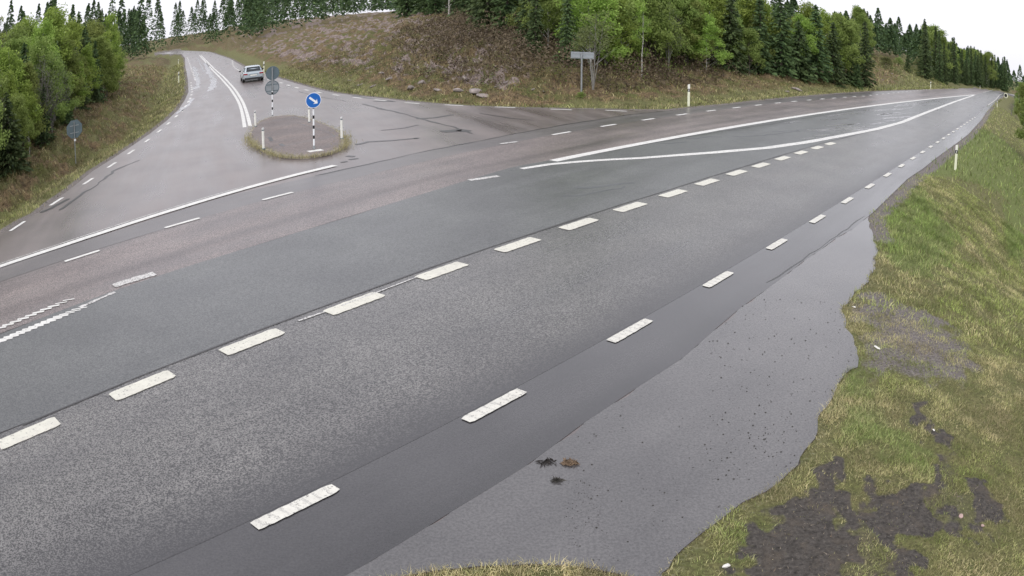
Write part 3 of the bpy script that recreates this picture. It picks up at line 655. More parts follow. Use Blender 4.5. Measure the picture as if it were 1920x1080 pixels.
# flexible marker posts of the island
def marker_post():
    root = empty('marker_post', (0, 0, 0)); h = .78
    bm = bmesh.new(); tube(bm, [(0, 0, 0), (0, 0, h * .86)], [.045, .045], 16)
    bm_obj('post', bm, M_PWHITE, root)
    bm = bmesh.new(); tube(bm, [(0, 0, h * .86), (0, 0, h * .91)], [.036] * 2, 16); bm_obj('grey_band', bm, M_SIGNBACK, root)
    bm = bmesh.new(); tube(bm, [(0, 0, h * .91), (0, 0, h * .985), (0, 0, h)], [.046, .046, .03], 16); bm_obj('cap', bm, M_REFL, root)
    bm = bmesh.new(); tube(bm, [(0, 0, 0), (0, 0, .03)], [.075, .06], 16); bm_obj('foot', bm, M_SIGNBACK, root)
    return root
def copy_tree(o, parent=None):
    c = o.copy(); COL.objects.link(c); c.parent = parent
    for ch in o.children: copy_tree(ch, c)
    return c
mp0 = None
for base, tp_, lab in (((479, 237), (475, 208), 'white marker post at the rear left of the island beside the double line'),
                       ((494, 279.5), (489.5, 240), 'white marker post with grey band at the front left of the island'),
                       ((580, 229), (576.5, 201), 'white marker post partly hidden behind the blue arrow sign'),
                       ((641, 260), (635, 219.5), 'white marker post at the right tip of the island')):
    o = mp0 = marker_post() if mp0 is None else mp0
    if 'label' in mp0: o = copy_tree(mp0)
    z0 = .1 if base != (580, 229) else .1
    b = G(*base, z0); hh = top_h(np.array([*b, z0]), tp_); o.location = (b[0], b[1], z0)
    o.scale = (1, 1, hh / .78)
    d = ray(*tp_); q = b + 0; o.rotation_euler = (0, R(random.uniform(-1.5, 0)), yaw_to(b))
    tag(o, lab, 'marker post', 'white marker posts on the traffic island')
# roadside delineators
def delineator():
    root = empty('delineator', (0, 0, 0))
    pr = [(-.06, 0), (.06, 0), (.045, .035), (-.045, .035)]
    def prism(z0, z1, mat, nm, sc=1., slant=0.):
        bm = bmesh.new(); lo = [bm.verts.new((x * sc, y * sc, z0)) for x, y in pr]; hi = [bm.verts.new((x * sc, y * sc, z1 + (slant * (x / .06)))) for x, y in pr]
        bm.faces.new(lo[::-1]); bm.faces.new(hi)
        for i in range(4): bm.faces.new((lo[i], lo[(i + 1) % 4], hi[(i + 1) % 4], hi[i]))
        return bm_obj(nm, bm, mat, root)
    prism(-.3, .66, M_PCREAM, 'post'); bb = prism(.66, .80, M_BLACK, 'black_band', .985); prism(.80, 1.0, M_PWHITE, 'head', 1.0, .02)
    bm = bmesh.new(); box(bm, (0, -.006, .73), (.04, .008, .09)); r_ = bm_obj('reflector', bm, M_REFL, bb)
    return root
dl0 = None
for base, tp_, lab in (((1291, 199.5), (1287, 157), 'white post with black band below the brush, right of the tall signpost'),
                       ((1791, 319), (1796, 272.5), 'cream and black banded post standing on the right grass verge, nearest to the layby'),
                       ((335, 155), (333, 135), 'cream post with black band on the grass left of the side road'),
                       ((334.5, 121), (334, 111.5), 'tiny distant post higher up on the left of the side road'),
                       ((494.5, 139), (494, 112), 'pale yellow post with black band behind the car on the side road'),
                       ((1745, 167.3), (1744.5, 153), 'cream post below the green bank at the far right'),
                       ((1837.5, 166.5), (1837.5, 160.5), 'tiny post at the foot of the dark forest far down the road'),
                       ((1869.5, 201.5), (1871, 190), 'short pale post on the right verge where the road narrows far away')):
    if dl0 is None: o = dl0 = delineator()
    else: o = copy_tree(dl0)
    b = hit(*base); hh = max(.75, min(1.15, top_h(b, tp_))); o.location = tuple(b); o.rotation_euler = (0, 0, yaw_to(b)); o.scale = (1, 1, hh)
    tag(o, lab, 'delineator', 'banded posts along the road edges')

# ---- the car
def car():
    root = empty('car', (0, 0, 0), label='white hatchback seen from behind driving away up the side road', cat='car')
    paint_ = NT('silver_white_car_paint'); paint_.b.inputs['Base Color'].default_value = (.42, .48, .52, 1); paint_.b.inputs['Roughness'].default_value = .25; paint_.b.inputs['Metallic'].default_value = .25
    paint_.b.inputs['Coat Weight'].default_value = .6; paint_.b.inputs['Coat Roughness'].default_value = .05; P = paint_.m
    glass = NT('dark_glass'); glass.b.inputs['Base Color'].default_value = (.02, .025, .03, 1); glass.b.inputs['Roughness'].default_value = .06; GL = glass.m
    red = plain('tail_lamp_red', (.30, .03, .035), .15); tyre = plain('tyre', (.02, .02, .021), .7); rim = plain('alloy', (.45, .46, .47), .3, .7); dk = plain('dark_trim', (.025, .026, .028), .55)
    # body: sections along y (front +y, rear -y); length 4.35, half width .91
    L = [(-2.12, .35, .78, .80, .52), (-2.08, .28, .85, .92, .62), (-1.95, .24, .88, 1.02, .70), (-1.6, .22, .905, 1.06, .74), (-.9, .2, .91, 1.02, .78), (0, .2, .91, .98, .78), (.8, .2, .905, .96, .76), (1.3, .22, .89, .93, .72), (1.8, .25, .85, .82, .64), (2.1, .3, .76, .68, .5), (2.2, .38, .6, .58, .42)]
    bm = bmesh.new(); rings = []
    for (y, zb_, w, zt_, wt_) in L:
        sec = [(-wt_ * 0.0, zt_ + .02), (wt_ * .7, zt_ + .01), (wt_ + .05, zt_ - .03), (w * .985, zt_ - .16), (w, (zb_ + zt_) / 2), (w * .985, zb_ + .12), (w * .92, zb_), (0, zb_ - .0)]
        ring = sec + [(-x, z) for x, z in sec[-2:0:-1]]
        rings.append([bm.verts.new((x, y, z)) for x, z in ring])
    n = len(rings[0])
    for i in range(len(rings) - 1):
        for k in range(n): bm.faces.new((rings[i][k], rings[i][(k + 1) % n], rings[i + 1][(k + 1) % n], rings[i + 1][k]))
    bm.faces.new(rings[0]); bm.faces.new(rings[-1][::-1])
    body = bm_obj('body', bm, P, root, smooth=True); m = body.modifiers.new('s', 'SUBSURF'); m.levels = 1; m.render_levels = 2
    # cabin
    C = [(-1.98, .98, .66, .99, .64), (-1.75, 1.0, .76, 1.30, .60), (-1.45, 1.0, .80, 1.47, .585), (-.8, .98, .82, 1.52, .60), (0, .96, .82, 1.52, .61), (.45, .95, .80, 1.42, .60), (1.2, .93, .70, .96, .62)]
    bm = bmesh.new(); rings = []
    for (y, z0, w0, z1, w1) in C:
        sec = [(0, z1 + .015), (w1 * .8, z1), (w1, z1 - .05 * (z1 > 1.2)), ((w0 + w1) / 2 + .02, (z0 + z1) / 2), (w0, z0), (w0, z0 - .1)]
        ring = sec + [(-x, z) for x, z in sec[:0:-1]]
        rings.append([bm.verts.new((x, y, z)) for x, z in ring])
    n = len(rings[0])
    for i in range(len(rings) - 1):
        for k in range(n - 0):
            if k == 5: continue
            bm.faces.new((rings[i][k], rings[i][(k + 1) % n], rings[i + 1][(k + 1) % n], rings[i + 1][k]))
    bm.faces.new(rings[0]); bm.faces.new(rings[-1][::-1])
    cab = bm_obj('roof', bm, P, root, smooth=True)
    def quadmesh(nm, pts, mat, par, th=.02):
        bm = bmesh.new(); vs = [bm.verts.new(p) for p in pts]; f = bm.faces.new(vs); f.normal_update(); nn = f.normal * th
        ex = bmesh.ops.extrude_face_region(bm, geom=[f]); bmesh.ops.translate(bm, vec=nn, verts=[v for v in ex['geom'] if isinstance(v, bmesh.types.BMVert)])
        return bm_obj(nm, bm, mat, par)
    quadmesh('rear_window', [(-.62, -1.96, 1.03), (.62, -1.96, 1.03), (.54, -1.60, 1.40), (-.54, -1.60, 1.40)], GL, root, .035)
    quadmesh('spoiler', [(-.58, -1.78, 1.43), (.58, -1.78, 1.43), (.56, -1.40, 1.505), (-.56, -1.40, 1.505)], P, root, .03)
    quadmesh('windscreen', [(.62, 1.12, 1.02), (-.62, 1.12, 1.02), (-.55, .50, 1.41), (.55, .50, 1.41)], GL, root, .03)
    for s in (-1, 1):
        pts = [(s * .80, -1.45, 1.04), (s * .835, .95, 1.00), (s * .66, .42, 1.39), (s * .645, -.9, 1.44), (s * .66, -1.40, 1.36)]
        if s > 0: pass
        else: pts = pts[::-1]
        quadmesh('side_window', pts, GL, root, .025)
        # mirrors
        bm = bmesh.new(); box(bm, (s * 1.0, .62, 1.02), (.2, .12, .14)); mr = bm_obj('wing_mirror', bm, dk, root, bevel=.03)
        # lamps wrap around the corner
        bm = bmesh.new(); box(bm, (s * .68, -2.06, .80), (.36, .12, .14), Matrix.Rotation(R(-s * -14), 3, 'Z')); bm_obj('tail_lamp', bm, red, root, bevel=.02)
        bm = bmesh.new(); box(bm, (s * .64, 2.08, .62), (.3, .12, .12), Matrix.Rotation(R(s * -20), 3, 'Z')); bm_obj('headlight', bm, M_REFL, root, bevel=.02)
        for y in (-1.32, 1.33):
            w = bmesh.new(); M = Matrix.Translation((s * .80, y, .325)) @ Matrix.Rotation(R(90), 4, 'Y')
            bmesh.ops.create_cone(w, cap_ends=True, segments=28, radius1=.325, radius2=.325, depth=.22, matrix=M); wo = bm_obj('wheel', w, tyre, root, bevel=.03)
            w = bmesh.new(); M = Matrix.Translation((s * .885, y, .325)) @ Matrix.Rotation(R(90), 4, 'Y')
            bmesh.ops.create_cone(w, cap_ends=True, segments=20, radius1=.22, radius2=.22, depth=.06, matrix=M)
            bm_obj('rim', w, rim, wo, bevel=.01)
    bm = bmesh.new(); box(bm, (0, -2.09, .34), (1.5, .14, .20)); bm_obj('bumper', bm, dk, root, bevel=.03)
    bm = bmesh.new(); box(bm, (0, -2.125, .66), (.54, .02, .12)); bm_obj('licence_plate', bm, M_PWHITE, root)
    bm = bmesh.new(); box(bm, (0, -2.10, .76), (.8, .04, .03)); bm_obj('tailgate_trim', bm, dk, root)
    return root
cr = car(); cb_ = G(472, 151); cr.location = (cb_[0], cb_[1], .01)
vz = np.array([-.44, .90]); cr.rotation_euler = (0, 0, math.atan2(-vz[0], vz[1]) - R(3)); cr.scale = (.95, .88, .82)

# ---- stones and litter
def stone_mesh(seed, sub=3, flat=.55):
    bm = bmesh.new(); bmesh.ops.create_icosphere(bm, subdivisions=sub, radius=.5); r = random.Random(seed)
    cuts = [(Vector((r.gauss(0, 1), r.gauss(0, 1), r.gauss(0, 1))).normalized(), r.uniform(.28, .42)) for _ in range(9)]
    for v in bm.verts:
        for nn, d in cuts:
            k = v.co.dot(nn) - d
            if k > 0: v.co -= nn * k * .9
        v.co.z *= flat; v.co.x *= 1.15
    me = bpy.data.meshes.new('stone'); bm.to_mesh(me); bm.free(); return me
STM = [stone_mesh(s) for s in range(5)]
M_ROCK = plain('granite_rock', (.25, .215, .20), .85, var=.5, vs=2.5)
M_ROCKW = plain('white_stone', (.72, .70, .66), .7, var=.2); M_PINK = plain('pink_stone', (.42, .30, .27), .8, var=.2)
for m in STM: m.materials.append(M_ROCK)
def stone(name, loc, s, mesh, mat=None, **k):
    o = bpy.data.objects.new(name, mesh if mat is None else mesh.copy()); COL.objects.link(o)
    if mat: o.data.materials.clear(); o.data.materials.append(mat)
    o.location = loc; o.scale = (s[0], s[1], s[2]); o.rotation_euler = (random.uniform(-.2, .2), random.uniform(-.2, .2), random.uniform(0, 6.3)); return tag(o, **k)
p = hit(1361, 1062); stone('stone', tuple(p + [0, 0, .01]), (.085, .06, .06), STM[0], M_ROCKW, label='bright white stone in grass at the bottom of the verge', cat='stone')
p = hit(1801, 969); stone('stone', tuple(p + [0, 0, .01]), (.06, .09, .06), STM[1], M_PINK, label='pinkish stone on bare dark soil at bottom right', cat='stone')
p = hit(1842, 987); stone('stone', tuple(p + [0, 0, .01]), (.05, .05, .05), STM[2], M_PINK, label='small grey pink pebble right of the pinkish stone', cat='stone')
p = hit(1644, 653); stone('paper_scrap', tuple(p + [0, 0, .015]), (.14, .07, .04), STM[3], M_ROCKW, label='crumpled white scrap on the gravelly verge beside the layby', cat='litter')
p = hit(1750, 808); stone('pebble', tuple(p + [0, 0, .015]), (.05, .035, .04), STM[4], M_ROCKW, label='small white pebble between lush grass and dark soil', cat='stone')
p = hit(1601, 577); stone('pebble', tuple(p + [0, 0, .015]), (.07, .05, .05), STM[4], M_ROCKW, label='small white pebble at the layby edge', cat='stone')
# rocks on the cutting
rock_px = [(652, 136, .7), (660, 142, .5), (690, 128, .8), (700, 120, .6), (745, 130, .9), (745, 118, .6), (772, 138, .7), (800, 143, .8), (815, 134, .6), (800, 122, .5), (837, 133, .7), (868, 134, .9), (880, 132, .6), (872, 147, 1.2), (905, 150, .9),
           (948, 155, .8), (930, 163, .6), (965, 160, .5), (680, 158, .6), (700, 162, .9), (673, 160, .7), (655, 151, .5), (770, 166, 1.5), (890, 172, 2.2), (905, 180, 1.6), (860, 170, 1.2), (790, 155, 1.4), (820, 170, 1.0), (730, 148, 1.2), (560, 128, .6), (600, 122, .7), (630, 118, .8),
           (640, 112, .6), (585, 112, .7), (1492, 168, 1.6), (1500, 171, 1.0), (1475, 172, .8), (1660, 140, 1.3), (1655, 150, 1.0), (1672, 138, .9), (756, 112, .6), (716, 110, .6), (822, 113, .7), (612, 135, .8), (577, 121, .6), (715, 137, .7), (840, 148, .6), (925, 138, .8), (1000, 168, .5), (1020, 172, .5)]
for i, (x, y, s) in enumerate(rock_px):
    p = hit(x, y); lab = ('small' if s < .65 else 'mid sized') + (' pale rock high in the heather' if y < 128 else ' pale rock halfway up the cutting' if y < 150 else ' pale rock low on the cutting') + (' behind the double sign post' if x < 620 else ' above the blue arrow sign' if x < 720 else ' in the middle of the slope' if x < 830 else ' toward the signpost')
    if x > 1640: lab = 'pink grey rock on the grassy bank at the far right'
    elif x > 1400: lab = 'pale boulder at the road edge below the dark spruces'
    elif s >= 1.5: lab = 'large rounded outcrop rock low on the cutting'
    sc = s * .36
    stone('rock', tuple(p + [0, 0, .02 * s]), (sc * random.uniform(1, 1.4), sc, sc * random.uniform(.6, 1.0)), STM[i % 5], label=lab, cat='rock', group={True: 'rocks on the far right bank', False: 'rocks on the heathery cutting'}[x > 1640] if x > 1640 or x < 1100 and s < 1.5 else ('boulders below the spruces' if x > 1400 else 'large rocks low on the cutting'))
# leaf clumps on the layby
def clump(name, c, r, nleaf, mat, **k):
    V, F = [], []
    for i in range(nleaf):
        a = RNG.random() * 6.28; q = r * RNG.random() ** .8; x, y = q * math.cos(a) * 1.4, q * math.sin(a) * .8; z = .002 + .025 * (1 - q / r) * RNG.random()
        s = .012 + .022 * RNG.random(); u = RNG.normal(size=3); u[2] *= .4; u /= np.linalg.norm(u); w = np.cross(u, RNG.normal(size=3)); w /= np.linalg.norm(w)
        kk = len(V); P0 = np.array([x, y, z + .01]); V += [P0 - u * s * 1.6, P0 + w * s * .5, P0 + u * s * 1.6, P0 - w * s * .5]; F.append((kk, kk + 1, kk + 2, kk + 3))
    o = mesh_obj(name, V, F, mat); o.location = (c[0], c[1], .006); return tag(o, **k)
clump('leaf_clump', G(1068, 870), .06, 90, plain('dry_leaves', (.16, .11, .07), .8, var=.5, vs=30), label='brown clump of dead leaves and grass lying on the layby', cat='debris')
clump('leaf_clump', G(1045, 903), .035, 34, plain('dark_debris', (.05, .046, .04), .8, var=.5, vs=30), label='small dark scrap of debris in front of the brown leaf clump', cat='debris')
clump('leaf_clump', G(1028, 868), .07, 22, plain('dark_bits', (.035, .03, .028), .8, var=.5, vs=30), label='scattered dark crumbs left of the brown leaf clump', cat='debris')
# grit spread over the layby and the verge
V, F = [], []
Lp = layp
def grit(n, box_px, rmin, rmax, zf):
    for _ in range(n):
        x = RNG.uniform(box_px[0], box_px[2]); y = RNG.uniform(box_px[1], box_px[3]); g = G(x, y)
        if not inside(g[None], Lp)[0]: continue
        s = rmin + (rmax - rmin) * RNG.random() ** 4; k = len(V)
        for i in range(5): a = i * 1.2566 + RNG.random() * .5; V.append((g[0] + s * math.cos(a), g[1] + s * math.sin(a), .0055))
        V.append((g[0], g[1], .006 + s * .9))
        for i in range(5): F.append((k + i, k + (i + 1) % 5, k + 5))
grit(620, (1330, 560, 1610, 900), .004, .016, 0); grit(300, (1050, 760, 1520, 1070), .004, .014, 0); grit(120, (1060, 900, 1130, 1000), .003, .008, 0)
tag(mesh_obj('grit', V, F, plain('grit', (.04, .037, .034), .8, var=.5, vs=40)), kind='stuff', label='dark grit and crumbs scattered over the layby asphalt', cat='grit')

# ================================================================== VEGETATION
t = NT('grass_blades'); a = t.node('ShaderNodeAttribute', attribute_name='Col'); t.link(a.outputs['Color'], t.b.inputs['Base Color'])
t.b.inputs['Roughness'].default_value = .6; t.b.inputs['Specular IOR Level'].default_value = .25
tr = t.node('ShaderNodeBsdfTranslucent'); t.link(a.outputs['Color'], tr.inputs['Color']); mx = t.node('ShaderNodeMixShader'); mx.inputs[0].default_value = .25
t.link(t.b.outputs[0], mx.inputs[1]); t.link(tr.outputs[0], mx.inputs[2]); t.link(mx.outputs[0], t.n['Material Output'].inputs['Surface'])
M_BLADE = t.m
def scatter(n, az0, az1, d0, d1, power=1.0):
    a = np.radians(RNG.uniform(az0, az1, n)); D = np.sqrt(d0 ** 2 + (d1 ** 2 - d0 ** 2) * RNG.random(n) ** power)
    return np.stack([D * np.sin(a), D * np.cos(a)], 1)
def blades(name, P, H, W, colr, lean=.5, **k):
    n = len(P); z = height(P) - .01; a = RNG.uniform(0, 6.2832, n); b = RNG.uniform(0, 6.2832, n)
    wd = np.stack([np.cos(a), np.sin(a), a * 0], 1) * W[:, None] / 2
    ld = np.stack([np.cos(b), np.sin(b), b * 0], 1) * (H * lean * RNG.random(n) * 1.6)[:, None]
    B = np.concatenate([P, z[:, None]], 1); up = np.array([0, 0, 1.])
    mid = B + up * (H * .6)[:, None] + ld * .35; tip = B + up * (H * (1 - .25 * RNG.random(n)))[:, None] * 1.0 + ld
    V = np.stack([B - wd, B + wd, mid + wd * .75, mid - wd * .75, tip], 1).reshape(-1, 3)
    i = np.arange(n)[:, None] * 5; F = np.concatenate([i + [[0, 1, 2]], i + [[0, 2, 3]], i + [[3, 2, 4]]], 0)
    C = np.repeat(colr, 5, 0)
    o = np_mesh(name, V, F, M_BLADE, {'Col': C}); return tag(o, kind='stuff', **k)
STRAW, GREEN, LUSH, BROWN, OLIVE = map(np.array, ((.50, .43, .25), (.27, .31, .10), (.16, .24, .065), (.27, .175, .10), (.23, .225, .08)))
def grasscol(P, lush, green_amt, heath=None):
    n = len(P); g = np.clip(green_amt + (fbm(P[:, 0] * 1.1, P[:, 1] * 1.1, 91, 3) - .5) * 2.0 + RNG.normal(0, .28, n), 0, 1)[:, None]
    c = STRAW * (1 - g) + GREEN * g; l = np.clip(lush + RNG.normal(0, .15, n), 0, 1)[:, None]; c = c * (1 - l) + LUSH * l
    if heath is not None:
        hh = np.clip(heath + RNG.normal(0, .25, n), 0, 1)[:, None]; br = np.where(RNG.random((n, 1)) < .5, BROWN, OLIVE); br = np.where(RNG.random((n, 1)) < .22, STRAW, br); c = c * (1 - hh) + br * hh
    tn = fbm(P[:, 0] * 2.3, P[:, 1] * 2.3, 133, 3)[:, None]
    return c * RNG.uniform(.5, 1.3, (n, 1)) * (.85 + .6 * sstep(.32, .62, tn) if heath is None else (.42 + .85 * sstep(.36, .60, tn)))  # heath blades: patchy dark tone puts crevice shade into the colour
def verge(name, n, az0, az1, d0, d1, hh, ww, reg, amt, keep_soil=.04, **k):
    P = scatter(n, az0, az1, d0, d1); d = pdist(P, OUT); s = np.where(inside(P, OUT), -d, d); rg = region(P)
    m = (s > (-.035 if reg == 0 and d0 < 20 else .03)) & (rg == reg); P, s, rg = P[m], s[m], rg[m]
    soil, lush, heath, rock, grav = masks(P, rg, s)
    cl = fbm(P[:, 0] * 3.1, P[:, 1] * 3.1, 55, 3)
    pr = (1 - .96 * sstep(.3, .6, soil)) * (1 - .85 * grav) * (1 - .8 * rock) * (.35 + 1.2 * sstep(.35, .6, cl))
    m = RNG.random(len(P)) < pr; P, s, lush, heath, cl, soil = P[m], s[m], lush[m], heath[m], cl[m], soil[m]
    H = hh * (.45 + .8 * RNG.random(len(P))) * (.6 + .9 * cl) * (1 + .7 * lush) * (1 - .4 * soil); W = ww * (.7 + .6 * RNG.random(len(P)))
    return blades(name, P, H, W, grasscol(P, lush, amt, heath if reg else None), .9, **k)
verge('grass', 230000, 5, 66, 4.0, 13, .055, .006, 0, .42, label='short dry and green grass on the near verge beside the layby', cat='grass')
verge('grass', 170000, 24, 66, 13, 30, .085, .013, 0, .72, label='green grass on the slope right of the main road', cat='grass')
verge('grass', 60000, 28, 60, 30, 110, .17, .035, 0, .75, label='long grass far along the right verge', cat='grass')
verge('grass', 26000, -24, 14, 4.3, 6.0, .07, .006, 0, .45, label='grass tuft rising at the bottom edge of the picture', cat='grass')
verge('grass', 120000, -52, -20, 14, 60, .15, .018, 1, .5, label='tussocky grass and heath left of the side road', cat='grass')
verge('grass', 30000, -36, -20, 60, 130, .26, .05, 1, .5, label='grass far up beside the side road', cat='grass')
verge('grass', 110000, -21, 32, 34, 75, .17, .028, 2, .55, label='grass and heather on the slope between the two roads', cat='grass')
verge('grass', 40000, 24, 44, 60, 150, .30, .06, 2, .85, label='green grass on the far bank', cat='grass')
# straw-like tufts round the island kerb
P = []
for k in range(9000):
    i = RNG.integers(0, len(isl_s)); g = isl_s[i] + RNG.normal(0, .08 + .14 * RNG.random() ** 2, 2); ang = (i / len(isl_s)); px_front = isl_s[i][1] < cI[1] + .4
    dens = 1.0 if isl_s[i][1] < cI[1] - 1.3 else (.45 if px_front else .06)
    if RNG.random() < dens * (.3 + 1.2 * vnoise(np.array([i * .35]), np.array([0.]), 4)[0]): P.append(g)
P = np.array(P); n = len(P)
o = blades('grass', P, .10 * (.5 + RNG.random(n)), .012 * np.ones(n), (STRAW * .9 + RNG.random((n, 1)) * np.array([-.12, -.06, -.05])), .8, label='dry grass growing along the kerb of the island', cat='grass')
me = o.data; co = np.empty(len(me.vertices) * 3, np.float32); me.vertices.foreach_get('co', co); co = co.reshape(-1, 5, 3); co[:, :, 2] += (.05 - co[:, :1, 2] * 1.0); me.vertices.foreach_set('co', co.ravel())

P = scatter(60000, 20, 66, 4.0, 12); m = (region(P) == 0) & ~inside(P, OUT); P = P[m]; d = pdist(P, OUT); sk = masks(P, region(P), d); m = (np.maximum(sk[0], sk[4] * (d > .5)) > .35) & (RNG.random(len(P)) < .5); P = P[m]; n = len(P)
pal = np.array([(.05, .042, .036), (.20, .15, .11), (.10, .085, .07), (.32, .27, .21), (.16, .15, .14)])[RNG.integers(0, 5, n)]
blades('plant_litter', P, .016 * (.5 + RNG.random(n)), .010 * (.6 + RNG.random(n)), pal, 2.6, label='dead stalks, leaf crumbs and gravel on the bare soil', cat='ground litter')

# ---- foliage meshes
BARKB = plain('birch_bark', (.42, .41, .38), .8, var=.4, vs=5); BARKD = plain('dark_bark', (.10, .085, .07), .9, var=.4, vs=5); BARKG = plain('grey_bark', (.26, .25, .23), .85, var=.3, vs=5)
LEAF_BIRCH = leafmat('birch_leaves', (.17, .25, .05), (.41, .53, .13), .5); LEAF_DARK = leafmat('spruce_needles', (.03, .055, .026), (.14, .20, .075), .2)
LEAF_MID = leafmat('mixed_leaves', (.13, .185, .045), (.37, .45, .14), .5); LEAF_BROWN = leafmat('heather_twigs', (.07, .055, .035), (.22, .18, .11), .05)
LEAF_OLIVE = leafmat('sallow_leaves', (.08, .10, .035), (.21, .235, .09), .3); LEAF_TWIG = leafmat('bare_twigs', (.06, .055, .045), (.17, .16, .14), .0)
def quads(C, S, rng, tilt=.9, asp=.6, dirs_=None):
    n = len(C); u = rng.normal(size=(n, 3)) if dirs_ is None else dirs_ + rng.normal(0, .22, (n, 3)); u /= np.linalg.norm(u, axis=1)[:, None]
    w = np.cross(u, rng.normal(size=(n, 3))); w /= np.linalg.norm(w, axis=1)[:, None] + 1e-9
    S = np.asarray(S)[:, None]; V = np.stack([C - u * S, C + w * S * asp, C + u * S, C - w * S * asp], 1).reshape(-1, 3)
    return V, np.arange(n * 4).reshape(-1, 4)
def spruce_mesh(h, r, seed, base=.06, dens=1.0, sprig=.2):
    rng = np.random.default_rng(seed); C, U, S, K = [], [], [], []
    z = base * h
    while z < h * .985:
        f = z / h; rr_ = r * (1 - f) ** .82 * rng.uniform(.8, 1.1) + .05; nb = max(4, int((9 - 4 * f) * dens)); a0 = rng.random() * 6.28
        for b in range(nb):
            a = a0 + b * 6.283 / nb + rng.normal(0, .18); L = rr_ * rng.uniform(.65, 1.12); ns = max(3, int(L / sprig * 2.6 * dens)); zz = z + rng.normal(0, .08)
            for k in range(ns):
                q = ((k + rng.random()) / ns) ** .75; x = q * L; sp_ = (rng.random() - .5) * L * .42 * (1 - .3 * q)
                drop = -.30 * x - .12 * x * x / max(r, .5) + .20 * q * q * L * .5
                C.append((x * math.cos(a) - sp_ * math.sin(a), x * math.sin(a) + sp_ * math.cos(a), zz + drop + rng.normal(0, .04)))
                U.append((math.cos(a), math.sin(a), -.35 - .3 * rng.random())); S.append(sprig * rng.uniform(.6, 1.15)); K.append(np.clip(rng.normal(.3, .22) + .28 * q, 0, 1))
        z += h / (26 + 10 * dens) * rng.uniform(.8, 1.2) * (.8 + .5 * (1 - f))
    C, U, S = map(np.array, (C, U, S)); V, F = quads(C, S, rng, asp=.42, dirs_=U)
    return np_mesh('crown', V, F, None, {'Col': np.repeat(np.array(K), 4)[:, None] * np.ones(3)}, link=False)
def trunk_bm(h, r, seed, lean=.03, limbs=0, spread=.5, seg=8, stems=1, base0=.35):
    rng = random.Random(seed); bm = bmesh.new(); tips = []
    for s in range(stems):
        a = rng.random() * 6.28; ln = lean if stems == 1 else spread * .55 * rng.uniform(.5, 1.1); hh = h * (1 if s == 0 else rng.uniform(.7, 1)); pts = []
        for k in range(7):
            f = k / 6; pts.append((math.cos(a) * ln * hh * f ** 1.2 + rng.gauss(0, .012 * hh * f), math.sin(a) * ln * hh * f ** 1.2 + rng.gauss(0, .012 * hh * f), -.2 + (hh * .93 + .2) * f))
        tube(bm, pts, [r * (1 - .88 * k / 6) * (1 if stems == 1 else .6) for k in range(7)], seg)
        for l in range(limbs):
            f = base0 + (.95 - base0) * (l + rng.random()) / limbs; i = min(5, int(f * 6)); fr = f * 6 - i; p = Vector(pts[i]).lerp(Vector(pts[i + 1]), fr)
            b = rng.random() * 6.28; L = spread * h * (1.05 - f) * rng.uniform(.6, 1.1) + .12 * h * .4
            q = [p, p + Vector((math.cos(b) * L * .5, math.sin(b) * L * .5, L * .5)), p + Vector((math.cos(b) * L, math.sin(b) * L, L * .85))]
            tube(bm, q, [r * .35 * (1 - f * .7), r * .2 * (1 - f * .7), .005], 5); tips.append((np.array(q[1]), np.array(q[2])))
        tips.append((np.array(pts[4]), np.array(pts[6])))
    return bm, tips
def mesh_from_bm(bm, name):
    me = bpy.data.meshes.new(name); bm.to_mesh(me); bm.free(); return me
def leafy(h, r, seed, n, leaf, limbs=16, spread=.30, stems=1, base0=.3, trunk_r=.06, clr=.3, asp=.6):
    rng = np.random.default_rng(seed); bm, tips = trunk_bm(h, trunk_r, seed, limbs=limbs, spread=spread, stems=stems, base0=base0)
    C, K = [], []
    cl = []
    for a, b in tips:
        for _ in range(3): f = rng.uniform(.25, 1.1); cl.append((a * (1 - f) + b * f + rng.normal(0, .05 * h * .5, 3), rng.uniform(.25, .8)))
    per = n // len(cl)
    for c, tone in cl:
        R_ = clr * rng.uniform(.5, 1.15); m = max(6, int(per * rng.uniform(.5, 1.5)))
        d = rng.normal(size=(m, 3)); d /= np.linalg.norm(d, axis=1)[:, None]; q = R_ * rng.random(m) ** .45
        C.append(c + d * q[:, None] * [1, 1, .8]); K.append(np.clip(tone + rng.normal(0, .2, m), 0, 1))
    C, K = np.concatenate(C), np.concatenate(K); C[:, 2] = np.clip(C[:, 2], .08 * h, h * 1.03)
    V, F = quads(C, leaf * rng.uniform(.6, 1.2, len(C)), rng, asp=asp)
    crown = np_mesh('crown', V, F, None, {'Col': np.repeat(K, 4)[:, None] * np.ones(3)}, link=False)
    return crown, mesh_from_bm(bm, 'trunk')
def kind_(crown, trunk, leafm, barkm, h):
    crown.materials.append(leafm); trunk.materials.append(barkm); return crown, trunk, h
def spr(h, r, seed, mat=None, dens=1., sprig=.2, base=.05):
    return kind_(spruce_mesh(h, r, seed, dens=dens, sprig=sprig, base=base), mesh_from_bm(trunk_bm(h, h * .013 + .03, seed, lean=.0)[0], 'trunk'), mat or LEAF_DARK, BARKD, h)
